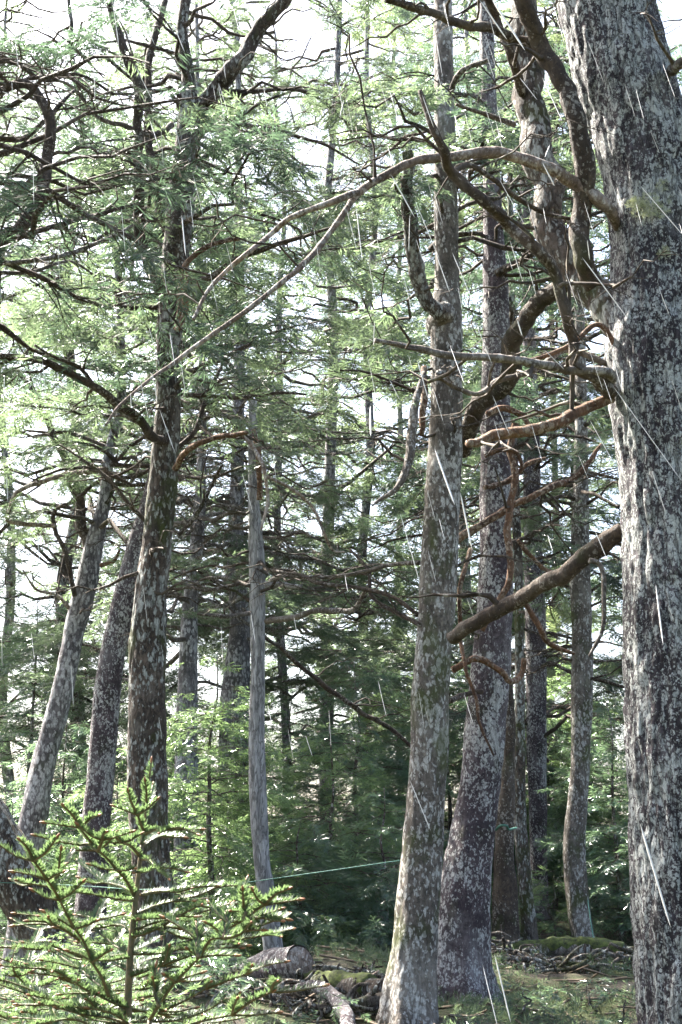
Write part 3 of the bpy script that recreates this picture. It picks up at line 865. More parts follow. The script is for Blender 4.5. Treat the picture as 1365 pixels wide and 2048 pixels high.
far_trunks = [
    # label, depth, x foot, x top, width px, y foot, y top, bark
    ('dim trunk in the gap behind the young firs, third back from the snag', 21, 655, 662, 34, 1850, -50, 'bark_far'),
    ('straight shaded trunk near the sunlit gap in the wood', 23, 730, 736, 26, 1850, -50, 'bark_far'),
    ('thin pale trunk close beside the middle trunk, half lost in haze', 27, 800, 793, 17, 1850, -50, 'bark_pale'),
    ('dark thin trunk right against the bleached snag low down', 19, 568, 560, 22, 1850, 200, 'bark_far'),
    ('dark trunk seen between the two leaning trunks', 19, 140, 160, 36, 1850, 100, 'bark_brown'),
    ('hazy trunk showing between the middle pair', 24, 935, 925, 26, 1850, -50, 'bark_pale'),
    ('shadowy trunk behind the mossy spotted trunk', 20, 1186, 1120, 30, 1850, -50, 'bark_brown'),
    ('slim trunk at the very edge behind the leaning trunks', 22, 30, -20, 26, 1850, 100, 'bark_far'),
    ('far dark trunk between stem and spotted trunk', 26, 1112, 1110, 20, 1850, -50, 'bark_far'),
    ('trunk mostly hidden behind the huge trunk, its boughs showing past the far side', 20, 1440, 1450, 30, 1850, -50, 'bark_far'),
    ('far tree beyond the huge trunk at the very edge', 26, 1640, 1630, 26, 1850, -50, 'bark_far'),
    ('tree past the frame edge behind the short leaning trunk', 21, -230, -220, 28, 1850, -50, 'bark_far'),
]
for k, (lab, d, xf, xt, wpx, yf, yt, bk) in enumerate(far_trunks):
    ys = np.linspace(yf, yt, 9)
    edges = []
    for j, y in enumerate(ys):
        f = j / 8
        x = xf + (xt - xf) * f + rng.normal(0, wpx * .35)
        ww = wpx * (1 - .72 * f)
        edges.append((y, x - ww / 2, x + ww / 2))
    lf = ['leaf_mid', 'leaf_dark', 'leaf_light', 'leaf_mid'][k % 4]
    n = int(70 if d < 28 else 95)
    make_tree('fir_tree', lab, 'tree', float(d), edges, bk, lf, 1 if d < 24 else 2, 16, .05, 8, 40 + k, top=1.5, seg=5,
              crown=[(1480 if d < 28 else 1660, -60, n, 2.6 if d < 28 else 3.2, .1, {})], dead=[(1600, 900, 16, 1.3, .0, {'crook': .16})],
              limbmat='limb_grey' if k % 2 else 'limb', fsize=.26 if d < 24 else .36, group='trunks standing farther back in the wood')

# the tree standing outside the frame whose boughs reach in at the upper left
OFF_br = [
    ([(-60, 560), (0, 490), (50, 440), (88, 365), (97, 310), (92, 220), (60, 172), (0, 182), (-40, 190)], (8, 8), (26, 26, 24, 20, 18, 14), 'limb', 'thick curling dark bough', 12, 6, .3),
    ([(-40, 528), (80, 520), (160, 500), (230, 470), (265, 450)], (8, 8.4), (10, 9, 7, 4), 'limb_grey', None, 8, 6, .4),
    ([(-40, 505), (60, 470), (150, 440), (200, 430), (280, 405)], (8.2, 8.8), (12, 11, 9, 5), 'limb', None, 8, 7, .5),
    ([(-40, 270), (20, 280), (60, 270), (120, 210), (150, 180)], (8, 8.4), (12, 10, 6), 'limb', None, 8, 6, .6),
    ([(-40, 90), (40, 130), (90, 160), (160, 150), (230, 190)], (8, 8.6), (10, 8, 4), 'limb', None, 8, 7, .8),
    ([(-40, 340), (40, 380), (100, 400), (190, 350)], (8, 8.8), (8, 7, 3), 'limb', None, 8, 6, .4),
    ([(-40, 545), (60, 545), (140, 525), (200, 560)], (8, 8.8), (8, 7, 3), 'limb_grey', None, 8, 6, .4),
]
make_tree('hemlock_tree', 'tree whose curling dark boughs reach in at the top corner', 'tree', 8.0,
          [(2048, -330, -230), (1500, -300, -215), (1000, -250, -170), (600, -170, -90), (300, -190, -120), (0, -200, -140)], 'bark_brown', 'leaf_dark', 0, 32, .05, 10, 77,
          top=1.0, branches=OFF_br, crown=[(700, 0, 22, 2.0, .2, {'az': (.4, 2.6)})])

# ------------------------------------------------------------------ young firs of the understorey
def young_fir(label, px, d, h, wid, leaf, kind=1, fs=.20, lean=0.0):
    x = P(px, HORIZON, d)[0]
    gz = float(ground_z(x, d))
    root = thing('young_fir', label, 'young tree', (x, d, gz), 'young firs of the undergrowth')
    K = 8
    t = np.linspace(0, 1, K)
    pts = np.stack([x + lean * t * h + rng.normal(0, .02, K), d + rng.normal(0, .02, K), gz - .05 + h * t], -1)
    a = Acc()
    tube(a, catmull(pts, 3), np.linspace(.012 + h * .009, .004, (K - 1) * 3 + 1), 8, .05)
    a.build('stem', M['bark_brown'], root)
    wood, lf = Acc(), Acc()
    n = int(h * 20)
    z = np.sort(rng.uniform(.10, .98, n))
    base = np.stack([np.interp(z, t, pts[:, 0]), np.interp(z, t, pts[:, 1]), gz + z * h], -1)
    az = np.arange(n) * 2.4 + rng.normal(0, .4, n)
    L = (wid * (1.04 - z) ** .8 + .12) * rng.uniform(.7, 1.15, n)
    limbs(wood, lf, base, az, L, rng.normal(.12, .12, n), kind=kind, fsize=fs, leafy=1.0, r0=.010, twig_step=.10, crook=.06, twig_len=.42, droop=.18, prune=True, t0=.08, shafts=False)
    wood.build('boughs', M['twig'], root, kind='stuff')
    lf.build('foliage', M['leaf_young_light' if leaf == 'leaf_light' else 'leaf_young'], root, smooth=False)

yf = [
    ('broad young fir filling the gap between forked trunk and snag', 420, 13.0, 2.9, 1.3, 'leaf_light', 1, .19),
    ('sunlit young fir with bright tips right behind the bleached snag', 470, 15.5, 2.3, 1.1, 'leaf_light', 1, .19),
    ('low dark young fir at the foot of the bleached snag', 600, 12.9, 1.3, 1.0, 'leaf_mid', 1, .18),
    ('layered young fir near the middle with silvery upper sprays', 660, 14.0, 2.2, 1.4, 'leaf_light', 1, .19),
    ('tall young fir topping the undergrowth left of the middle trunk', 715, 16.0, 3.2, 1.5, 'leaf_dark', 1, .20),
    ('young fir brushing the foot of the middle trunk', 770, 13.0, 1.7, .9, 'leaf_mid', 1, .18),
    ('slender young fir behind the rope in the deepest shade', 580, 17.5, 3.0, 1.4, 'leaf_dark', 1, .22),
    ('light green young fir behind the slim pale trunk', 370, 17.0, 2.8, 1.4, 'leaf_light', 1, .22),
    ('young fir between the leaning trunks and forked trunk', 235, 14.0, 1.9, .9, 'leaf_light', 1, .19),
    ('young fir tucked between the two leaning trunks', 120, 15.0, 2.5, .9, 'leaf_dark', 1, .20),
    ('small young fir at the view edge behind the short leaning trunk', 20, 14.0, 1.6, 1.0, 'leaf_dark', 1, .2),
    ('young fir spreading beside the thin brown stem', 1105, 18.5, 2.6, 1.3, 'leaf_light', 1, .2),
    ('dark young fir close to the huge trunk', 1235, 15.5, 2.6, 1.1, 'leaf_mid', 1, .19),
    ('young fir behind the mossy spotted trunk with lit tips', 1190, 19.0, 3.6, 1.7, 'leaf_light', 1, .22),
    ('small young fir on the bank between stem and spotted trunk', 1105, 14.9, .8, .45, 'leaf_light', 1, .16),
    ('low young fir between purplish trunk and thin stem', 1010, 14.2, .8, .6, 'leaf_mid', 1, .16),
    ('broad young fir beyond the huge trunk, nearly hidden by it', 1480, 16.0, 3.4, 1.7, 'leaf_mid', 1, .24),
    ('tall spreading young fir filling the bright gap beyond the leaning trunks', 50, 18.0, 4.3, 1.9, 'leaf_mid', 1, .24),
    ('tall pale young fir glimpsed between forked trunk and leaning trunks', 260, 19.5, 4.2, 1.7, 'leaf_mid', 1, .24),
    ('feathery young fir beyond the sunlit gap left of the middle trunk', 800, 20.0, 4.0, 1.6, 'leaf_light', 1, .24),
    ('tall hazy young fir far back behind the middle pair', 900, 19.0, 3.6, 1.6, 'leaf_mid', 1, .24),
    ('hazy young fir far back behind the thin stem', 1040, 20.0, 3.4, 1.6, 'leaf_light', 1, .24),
]
for a in yf:
    young_fir(*a)


# ------------------------------------------------------------------ air
m = bpy.data.materials.new('haze')
m.use_nodes = True
t = m.node_tree
t.nodes.clear()
out = t.nodes.new('ShaderNodeOutputMaterial')
pv = t.nodes.new('ShaderNodeVolumePrincipled')
pv.inputs['Color'].default_value = (.86, .93, 1.0, 1)
pv.inputs['Density'].default_value = HAZE
pv.inputs['Anisotropy'].default_value = .3
t.links.new(pv.outputs[0], out.inputs['Volume'])
x0, x1, y0, y1, z0, z1 = -430, 430, -70, 610, -50, 17
V = np.array([(x, y, z) for z in (z0, z1) for y in (y0, y1) for x in (x0, x1)], float)
acc = Acc()
acc.add(V, [(0, 2, 3, 1), (4, 5, 7, 6), (0, 1, 5, 4), (2, 6, 7, 3), (0, 4, 6, 2), (1, 3, 7, 5)])
acc.build('haze', m, None, False, kind='stuff')
#DETAILS
# ------------------------------------------------------------------ lichen tuft on the huge trunk
def simple(name, colr, rough=.8, c2=None, scale=20, bump=.3):
    m, t, b = mat_new(name)
    n = noise_n(t, objvec(t), scale, 5, .7)
    c = ramp(t, n, [(.35, colr), (.65, c2 or tuple(min(1, x * 1.6) for x in colr))])
    t.links.new(c, b.inputs['Base Color'])
    b.inputs['Roughness'].default_value = rough
    bp = t.nodes.new('ShaderNodeBump')
    bp.inputs['Strength'].default_value = bump
    bp.inputs['Distance'].default_value = .01
    t.links.new(n, bp.inputs['Height'])
    t.links.new(bp.outputs[0], b.inputs['Normal'])
    return m
M['lichen'] = simple('lichen', (.30, .34, .20), .9, (.52, .54, .36), 60)
M['moss'] = simple('moss', (.018, .022, .008), .95, (.10, .125, .025), 26, 1.0)
M['cord'] = simple('cord', (.03, .11, .08), .7, (.07, .19, .14), 80)
M['streak'] = simple('streak', (.70, .66, .60), .5, (.85, .82, .78), 40)  # pale tone for the solid stand-ins of motion trails
M['bud'] = simple('bud', (.14, .06, .025), .6, (.30, .13, .05), 90)
M['shoot_stem'] = simple('shoot_stem', (.06, .055, .022), .6, (.15, .10, .04), 90)
M['litter'] = simple('litter', (.06, .042, .028), .85, (.19, .14, .09), 8)

big_tree = bpy.data.objects['fir_tree']
acc = Acc()
for (cx, cy, r, n) in ((1300, 415, 34, 420), (1345, 365, 26, 300), (1270, 405, 14, 110), (1330, 505, 12, 70), (1352, 395, 16, 130)):
    a = rng.uniform(0, 2 * np.pi, n)
    q = np.sqrt(rng.random(n)) * r * (1 + .3 * np.sin(a * 3))
    pts = []
    for k in range(n):
        x, y = cx + math.cos(a[k]) * q[k], cy + math.sin(a[k]) * q[k] * .7
        e = [(yy, l_, r_) for (yy, l_, r_) in big]
        yy = np.array([v[0] for v in e])[::-1]
        L_ = np.interp(y, yy, np.array([v[1] for v in e])[::-1])
        R_ = np.interp(y, yy, np.array([v[2] for v in e])[::-1])
        rr = (R_ - L_) / 2
        u = max(-1, min(1, (x - (L_ + R_) / 2) / rr))
        dep = math.sqrt(1 - u * u) * rr * TS(y, D6)
        pts.append(P(x, y, D6) * 1.0 + np.array((0, -dep - .004, 0)))
    pts = np.array(pts)
    pts[:, 0] *= (pts[:, 1] / D6)
    pts[:, 2] = CAM_Z + (pts[:, 2] - CAM_Z) * (pts[:, 1] / D6)
    dr = norm(rng.normal(0, 1, (n, 3)) * np.array((1, .5, 1)) + np.array((0, -.5, -.2)))
    fronds(acc, pts, dr, rng.uniform(.010, .022, n), 0, tilt=2.0)
acc.build('lichen_tuft', M['lichen'], big_tree, smooth=False, label='pale green tuft of lichen')

# ------------------------------------------------------------------ logs, roots and dead sticks on the ground
def log(name, label, cat, pix, d, wpx, mat, sides=20, rough=.1, cut=False, moss=None, seed=3, group=None, gnarl=.12):
    d0, d1 = d if hasattr(d, '__len__') else (d, d)
    n = len(pix)
    ws = np.interp(np.linspace(0, 1, n), np.linspace(0, 1, len(wpx)), wpx)
    pts, rad = [], []
    for k, (x, y) in enumerate(pix):
        dd = d0 + (d1 - d0) * k / (n - 1)
        pts.append(P(x, y, dd)); rad.append(ws[k] / 2 * TS(y, dd))
    sm = catmull(np.concatenate([pts, np.array(rad)[:, None]], 1), 9)
    sp, sr = sm[:, :3], np.abs(sm[:, 3]) + .002
    c = sp[len(sp) // 2]
    root = thing(name, label, cat, (c[0], c[1], float(ground_z(c[0], c[1]))), group)
    a = Acc()
    tube(a, sp, sr, sides, rough, 14, seed, gnarl=gnarl, cap=not cut)
    a.build('wood', M[mat], root)
    if cut:
        a = Acc()
        for e, q in ((-1, -2),):
            dirn = norm(sp[e] - sp[q])
            tube(a, np.array([sp[e] - dirn * .01, sp[e] + dirn * .004]), np.array([sr[e], sr[e] * .97]) * .97, sides, .04, 14, seed)
        a.build('cut_end', M['limb_arch'], root)
    if moss:
        a = Acc()
        m0, m1, k = moss
        i0, i1 = int(m0 * (len(sp) - 1)), int(m1 * (len(sp) - 1))
        off = np.array((0, 0, 1.0)) * sr[i0:i1, None] * .32
        tube(a, sp[i0:i1] + off, sr[i0:i1] * k, sides + 8, .22, 22, seed + 5, gnarl=.2)
        a.build('moss', M['moss'], root)
    return root
log('sawn_log', 'thick sawn log with a pale lit top, lying in front of the bleached snag', 'log', [(440, 1966), (500, 1950), (550, 1938), (600, 1926)], (10.6, 9.9), (46, 60, 70, 66), 'bark_purple', 28, .06, True)
log('mossy_log', 'bright green mossy log running to the foot of the middle trunk', 'log', [(560, 1985), (620, 1972), (690, 1975), (770, 1985)], (10.2, 9.3), (30, 46, 44, 48), 'bark_brown', 20, .1, moss=(.1, .95, .92))
log('mossy_log', 'thin mossy log lying behind the bright green one', 'log', [(610, 1964), (680, 1952), (740, 1960), (800, 1962)], (11.0, 10.6), (20, 24, 22, 18), 'bark_brown', 14, .1, moss=(.1, .9, .9), seed=8)
log('tree_root', 'grey root arching out of the ground under the mossy log', 'root', [(585, 1982), (622, 1972), (655, 1984), (682, 2012), (696, 2048), (700, 2085)], (9.5, 8.6), (14, 24, 30, 30, 28), 'bark_purple', 18, .12)
log('broken_branch', 'sunlit splinter of pale wood leaning by the middle trunk', 'branch', [(690, 1982), (725, 1966), (758, 1942)], (9.9, 9.7), (7, 9, 4), 'limb_arch', 10, .1)
log('broken_branch', 'bent brown stick lying behind the fir sapling', 'branch', [(372, 2040), (400, 2018), (435, 2006), (482, 2002)], (9.3, 9.4), (14, 15, 12, 6), 'limb_arch', 10, .1)
log('mossy_log', 'long dark mossy log lying across the bank by the huge trunk', 'log', [(960, 1908), (1030, 1912), (1110, 1902), (1190, 1900), (1275, 1915)], (13.0, 12.6), (34, 40, 38, 36), 'bark_brown', 24, .14, moss=(.02, .97, .95), seed=12)
log('fallen_log', 'bare grey log lying in the tangle below the long mossy log', 'log', [(985, 1972), (1040, 1980), (1100, 1972), (1170, 1978)], (11.6, 11.2), (16, 22, 20, 12), 'limb_grey', 16, .12)
log('fallen_log', 'rotten dark log half sunk behind the grey log', 'log', [(1000, 1940), (1080, 1950), (1160, 1942), (1260, 1950)], (12.2, 12.0), (24, 30, 28, 22), 'bark_brown', 18, .16, moss=(.3, .8, .85), seed=14)
log('tree_stub', 'short broken stub standing on the sunlit ground', 'stump', [(1117, 2030), (1115, 2005), (1112, 1984)], (10.4, 10.4), (18, 15, 9), 'limb_red', 12, .2)
stk = [
    ('dead stick curving over the grey log', [(1000, 1935), (1050, 1920), (1110, 1945), (1150, 1975)], 11.4, (6, 7, 4)),
    ('forked-looking pale stick leaning on the long mossy log', [(1040, 1985), (1062, 1950), (1080, 1925)], 12.0, (7, 6, 4)),
    ('dead stick lying low beside the huge trunk', [(1130, 1990), (1180, 1965), (1240, 1955), (1275, 1970)], 11.3, (6, 6, 4)),
    ('crooked dead stick at the foot of the purplish trunk', [(970, 1990), (1010, 1960), (1035, 1968), (1075, 1950)], 11.0, (6, 7, 4)),
    ('short dead stick poking up from the tangle', [(1200, 1985), (1212, 1955), (1206, 1930)], 11.6, (6, 5, 3)),
    ('long thin dead stick slanting below the stub', [(985, 2010), (1060, 2012), (1150, 2000), (1230, 2010)], 10.6, (7, 8, 6, 4)),
    ('looping dead stick in front of the long mossy log', [(1090, 1960), (1120, 1925), (1165, 1928), (1190, 1960)], 11.9, (5, 6, 4)),
    ('dead stick crossing the root by the mossy log', [(600, 2030), (650, 2005), (720, 2012), (770, 2030)], 9.7, (6, 7, 5)),
]
for k, (lab, pix, d, wd) in enumerate(stk):
    log('dead_stick', lab, 'stick', pix, (d, d - .2), wd, 'limb_grey' if k % 2 else 'limb_arch', 8, .1, group='dead sticks tangled on the ground', seed=30 + k)

rng2 = np.random.default_rng(5)
acc = Acc()
for (xa, xb, ya, yb, da, db, n) in ((955, 1290, 1905, 1975, 12.6, 10.9, 240), (560, 800, 1960, 2030, 10.6, 9.2, 130), (380, 600, 1950, 2040, 10.6, 9.0, 70)):
    f = rng2.random(n)
    for q in range(n):
        d = da + (db - da) * f[q]
        xw = P(rng2.uniform(xa, xb), 1740, d)[0]
        zc = float(ground_z(xw, d)) + rng2.uniform(.0, .16) ** 1.3
        a0 = rng2.uniform(0, np.pi); L = rng2.uniform(.15, .7)
        hd = np.array((math.cos(a0), math.sin(a0) * .6, rng2.normal(0, .22)))
        pts = np.array((xw, d, zc)) + hd * (np.linspace(-.5, .5, 5) * L)[:, None] + rng2.normal(0, .028, (5, 3))
        tube(acc, catmull(pts, 3), np.interp(np.linspace(0, 1, 13), [0, .4, 1], [.5, 1, .3]) * rng2.uniform(.004, .022), 6, .1, 20, q)
acc.build('brushwood', M['bark_brown'], None, kind='stuff')
rt = [
    ('thick dark root creeping out under the long mossy log', [(975, 1935), (1020, 1948), (1070, 1938), (1120, 1952)], 12.0, (16, 22, 20, 12)),
    ('dark root humping over the bank by the huge trunk', [(1150, 1962), (1190, 1938), (1230, 1946), (1275, 1962)], 11.8, (14, 22, 20, 16)),
    ('dark root running to the foot of the purplish trunk', [(1060, 1975), (1020, 1962), (985, 1968), (955, 1985)], 11.0, (8, 16, 20, 26)),
    ('low root spreading from the middle trunk towards the sawn log', [(800, 2010), (760, 2000), (710, 2008), (650, 2022)], 9.3, (40, 28, 20, 10)),
    ('dark root sunk in the ground beneath the mossy log', [(590, 2010), (640, 2000), (690, 1996), (740, 2004)], 9.9, (14, 22, 22, 16)),
]
for k, (lab, pix, d, wd) in enumerate(rt):
    log('tree_root', lab, 'root', pix, (d, d - .2), wd, 'bark_brown', 14, .16, group='roots humping out of the ground', seed=50 + k)
# ------------------------------------------------------------------ green cord
def cord(label, pix, dep, wpx, name='cord'):
    pts = np.array([P(x, y, d) for (x, y), d in zip(pix, dep)])
    sp = catmull(pts, 10)
    root = thing(name, label, 'cord', sp[len(sp) // 2])
    a = Acc()
    tube(a, sp, np.full(len(sp), wpx / 2 * TS(1740, float(np.mean(dep)))), 8, 0, twist=60)
    a.build('strand', M['cord'], root)
cord('long green cord strung from the short leaning trunk to the middle trunk', [(-80, 1763), (90, 1768), (200, 1774), (290, 1779), (440, 1771), (620, 1747), (800, 1721)], [10.9, 10.6, 10.0, 9.2, 9.0, 8.9, 8.85], 1.8)
cord('scrap of green cord looped by the thin brown stem', [(992, 1660), (1002, 1651), (1014, 1652), (1018, 1659), (1032, 1656)], [9.9, 9.75, 9.75, 9.9, 10.4], 5)
cord('thin green cord hanging down by the foot of the mossy spotted trunk', [(1176, 1800), (1183, 1850), (1190, 1890), (1198, 1932)], [13.4, 13.2, 13.0, 12.6], 3)

# ------------------------------------------------------------------ fir saplings close to the camera
def needle_shoot(acc_n, acc_s, acc_b, p0, p1, bend, nl=.013, w0=.0022, seed=0, dens=1.0, bud=True):
    """a shoot with comb-like needles on both sides and on top"""
    L = np.linalg.norm(p1 - p0)
    mid = (p0 + p1) / 2 + bend
    sp = catmull([p0, mid, p1], 6)
    tube(acc_s, sp, np.linspace(w0, w0 * .55, len(sp)), 6, 0)
    if bud:
        dirn = norm(sp[-1] - sp[-2])
        tube(acc_b, np.array([sp[-1] - dirn * .001, sp[-1] + dirn * .003, sp[-1] + dirn * .007, sp[-1] + dirn * .010]), np.array([.0010, .0020, .0015, .0004]), 7, .1)
    n = int(L / .00038 * dens)
    t = rng.random(n)
    f = t * (len(sp) - 1)
    i = np.clip(f.astype(int), 0, len(sp) - 2)
    fr = (f - i)[:, None]
    b = sp[i] * (1 - fr) + sp[i + 1] * fr
    T = norm(sp[i + 1] - sp[i])
    side = norm(np.cross(T, np.array((0, 0, 1.0)) + 1e-3))
    up = np.cross(side, T)
    roll = rng.choice([-1, 1], n) * rng.uniform(-.25, 1.15, n) # 0 = sideways, 1.3 = up
    sg = rng.choice([-1, 1], n)
    out = side * (np.cos(roll) * sg)[:, None] + up * np.abs(np.sin(roll))[:, None]
    ang = rng.normal(R(52), R(8), n)[:, None] * (1 - .45 * t[:, None] ** 6)
    dv = T * np.cos(ang) + out * np.sin(ang)
    ln = (nl * rng.uniform(.75, 1.1, n) * (1 - .35 * t ** 8))[:, None]
    wv = norm(np.cross(dv, np.cross(T, out)) + rng.normal(0, .2, (n, 3))) * .0005
    wv = norm(np.cross(dv, up)) * .0008
    tip = b + dv * ln + up * (ln * .12)
    m1 = b + dv * ln * .55
    V = np.stack([b - wv * .5, b + wv * .5, m1 + wv, tip, m1 - wv], 1).reshape(-1, 3)
    k = np.arange(n)[:, None] * 5
    acc_n.add(V, k + np.array([0, 1, 2, 4]), k + np.array([4, 2, 3]))

def sapling(label, d, stems, leader, fill, twl=.8, seed=0, nl=.0112, name='fir_sapling'):
    foot = P(leader[0][0], leader[0][1], d)
    gz = float(ground_z(foot[0], foot[1]))
    root = thing(name, label, 'sapling', (foot[0], foot[1], gz))
    an, as_, ab = Acc(), Acc(), Acc()
    lp = catmull([np.array((foot[0], foot[1], gz - .03))] + [P(x, y, d) for x, y in leader], 5)
    tube(as_, lp, np.linspace(.008, .003, len(lp)), 8, .05)
    def branch(pix, dd, tw=True, ns=4, side=None):
        d0, d1 = dd
        pts = [P(x, y, d0 + (d1 - d0) * k / max(1, len(pix) - 1)) for k, (x, y) in enumerate(pix)]
        for k in range(len(pts) - 1):
            needle_shoot(an, as_, ab, pts[k], pts[k + 1], rng.normal(0, .002, 3) + np.array((0, 0, .002)), nl, .0030 if k == 0 else .0024, dens=1.1, bud=(k == len(pts) - 2))
            if tw and k > 0:
                for s in (-1, 1):
                    T = norm(pts[k + 1] - pts[k])
                    o = norm(np.cross(T, (0, 0, 1)))
                    e = pts[k] + (T * .6 + o * s * .75 + np.array((0, 0, rng.normal(0, .12)))) * rng.uniform(.045, .08) * twl
                    needle_shoot(an, as_, ab, pts[k], e, rng.normal(0, .002, 3), nl, .002, dens=1.1)
    for pix, dd in stems:
        branch(pix, dd)
    for (ox, oy, n, spread, dd) in fill:
        # whorls lower down: boughs pushed out all round the stem with side shoots
        for k in range(n):
            y = rng.uniform(oy[0], oy[1])
            x = np.interp(y, [q[1] for q in leader][::-1], [q[0] for q in leader][::-1]) if ox is None else rng.uniform(*ox)
            p = P(x, y, d + (rng.uniform(-.25, .35) if ox is not None else 0))
            az = rng.uniform(0, 2 * np.pi)
            Ls = rng.uniform(.6, 1.1) * spread
            h = np.array((math.sin(az), math.cos(az) * .8, rng.uniform(-.1, .35)))
            m = int(Ls / .07) + 1
            q = p.copy()
            for j in range(m):
                e = q + h * .07 + rng.normal(0, .007, 3)
                needle_shoot(an, as_, ab, q, e, rng.normal(0, .002, 3), nl, .0024, dens=.95, bud=j == m - 1)
                for s in (-1, 1):
                    o = norm(np.cross(h, (0, 0, 1)))
                    e2 = e + (norm(h) * .6 + o * s * .75 + np.array((0, 0, rng.normal(0, .15)))) * rng.uniform(.035, .075)
                    needle_shoot(an, as_, ab, e, e2, rng.normal(0, .002, 3), nl, .0018, dens=.95)
                q = e
    as_.build('stem', M['shoot_stem'], root)
    an.build('needles', M['needle'], root, smooth=False)
    ab.build('buds', M['bud'], root, kind='stuff')

S1 = [
    ([(283, 1690), (292, 1610), (303, 1525)], (2.2, 2.2)),
    ([(290, 1665), (276, 1630), (257, 1583)], (2.2, 2.12)),
    ([(291, 1668), (330, 1660), (394, 1668)], (2.2, 2.1)),
    ([(286, 1690), (320, 1672), (345, 1668)], (2.2, 2.3)),
    ([(280, 1712), (245, 1685), (208, 1666)], (2.2, 2.05)),
    ([(268, 1790), (235, 1740), (196, 1700), (160, 1655), (128, 1612)], (2.2, 1.95)),
    ([(196, 1702), (205, 1680), (212, 1665)], (2.05, 2.0)),
    ([(196, 1702), (160, 1690), (118, 1684)], (2.05, 2.1)),
    ([(284, 1718), (312, 1735), (337, 1757)], (2.2, 2.1)),
    ([(282, 1790), (340, 1783), (430, 1772)], (2.2, 2.25)),
    ([(270, 1785), (210, 1765), (158, 1722)], (2.2, 2.35)),
    ([(218, 1992), (185, 1925), (150, 1858), (120, 1800), (95, 1760), (68, 1722), (40, 1680)], (2.1, 1.85)),
    ([(160, 1880), (110, 1850), (60, 1842)], (2.05, 2.0)),
    ([(108, 1775), (118, 1750), (124, 1732)], (1.95, 1.95)),
    ([(165, 1880), (190, 1840), (215, 1800)], (2.05, 2.2)),
    ([(268, 1870), (230, 1850), (190, 1850), (150, 1845)], (2.2, 2.3)),
    ([(262, 1900), (300, 1850), (350, 1822)], (2.2, 2.3)),
    ([(270, 1840), (310, 1835), (352, 1838)], (2.2, 2.1)),
    ([(258, 2020), (200, 1990), (130, 1960), (60, 1930)], (2.2, 2.1)),
]
sapling('fir sapling with bright backlit needles and orange buds, closest to the camera', 2.2, S1,
        [(262, 2300), (256, 2048), (262, 1900), (274, 1780), (284, 1690)], [(None, (1890, 2200), 17, .19, 0), (None, (1790, 1900), 5, .11, 0), ((20, 230), (2000, 2110), 8, .09, 0)])
S2 = [
    ([(300, 2040), (350, 1965), (400, 1915), (445, 1876), (490, 1840), (530, 1810), (576, 1778)], (2.0, 1.75)),
    ([(490, 1842), (530, 1836), (572, 1838)], (1.8, 1.8)),
    ([(488, 1842), (488, 1815), (489, 1790)], (1.8, 1.8)),
    ([(448, 1876), (456, 1845), (462, 1812)], (1.82, 1.85)),
    ([(448, 1876), (490, 1862), (524, 1860)], (1.82, 1.8)),
    ([(398, 1916), (396, 1880), (392, 1848)], (1.87, 1.9)),
    ([(320, 2015), (310, 1975), (312, 1935)], (1.95, 1.95)),
]
sapling('darker green fir sapling with one long branch rising to an orange tip', 2.0, S2,
        [(300, 2330), (296, 2150), (300, 2040)], [((250, 400), (2040, 2120), 6, .11, 0)], twl=.7)
sapling('low fir sapling crowding the bottom corner', 2.6, [], [(60, 2400), (60, 2100), (66, 1960)], [(None, (1950, 2150), 12, .24, 0), ((0, 160), (1960, 2100), 14, .14, 0)])

# ------------------------------------------------------------------ low seedlings farther in
yf2 = [
    ('tiny fir seedling below the root', 640, 8.4, .28, .3, 'leaf_mid', 0, .10),
    ('small fir behind the saplings near the forked trunk', 335, 8.0, .75, .6, 'leaf_mid', 0, .12),
    ('small fir spreading at the foot of the short leaning trunk', 95, 7.2, .75, .85, 'leaf_mid', 0, .12),
    ('pale green little fir beside the forked trunk', 170, 8.2, .8, .7, 'leaf_light', 0, .12),
    ('little fir left of the sawn log', 395, 9.6, .45, .4, 'leaf_dark', 0, .12),
    ('seedling on the sunlit ground beside the stub', 1170, 10.0, .25, .3, 'leaf_mid', 0, .10),
    ('seedling near the foot of the huge trunk', 1235, 9.0, .35, .35, 'leaf_dark', 0, .10),
    ('seedling between purplish trunk and sunlit ground', 1040, 9.6, .22, .3, 'leaf_mid', 0, .10),
    ('small fir at the bottom edge between saplings and root', 520, 7.2, .3, .4, 'leaf_mid', 0, .11),
]
for a in yf2:
    young_fir(*a)

# ------------------------------------------------------------------ litter and ground plants
acc = Acc()
n = 9000
x = rng.uniform(-4.5, 4.5, n); y = rng.uniform(6, 17, n)
z = ground_z(x, y) + .012
az = rng.uniform(0, 2 * np.pi, n); L = .03 + .45 * rng.random(n) ** 5
hd = np.stack([np.cos(az), np.sin(az), rng.normal(0, .18, n)], -1)
p0 = np.stack([x, y, z], -1)
PT = p0[:, None] + hd[:, None] * L[:, None, None] * np.linspace(-.5, .5, 3)[None, :, None] + rng.normal(0, .008, (n, 3, 3))
tubes(acc, PT, np.repeat((.0022 + .016 * L)[:, None], 3, 1), 4)
acc.build('fallen_twigs', M['litter'], None, kind='stuff')
acc = Acc()
n = 30000
x = rng.uniform(-4.5, 4.5, n); y = rng.uniform(6, 18, n)
k = fbm(np.stack([x * .9, y * .9, x * 0], -1), 77, 2) > -.4
x, y = x[k], y[k]
p0 = np.stack([x, y, ground_z(x, y) + .01], -1)
d_ = norm(np.stack([rng.normal(0, 1, len(x)), rng.normal(0, 1, len(x)), rng.uniform(.2, 1.4, len(x))], -1))
fronds(acc, p0, d_, .04 + .14 * rng.random(len(x)) ** 2, 0, tilt=.8)
acc.build('ground_cover', M['leaf_mid'], None, False, kind='stuff')

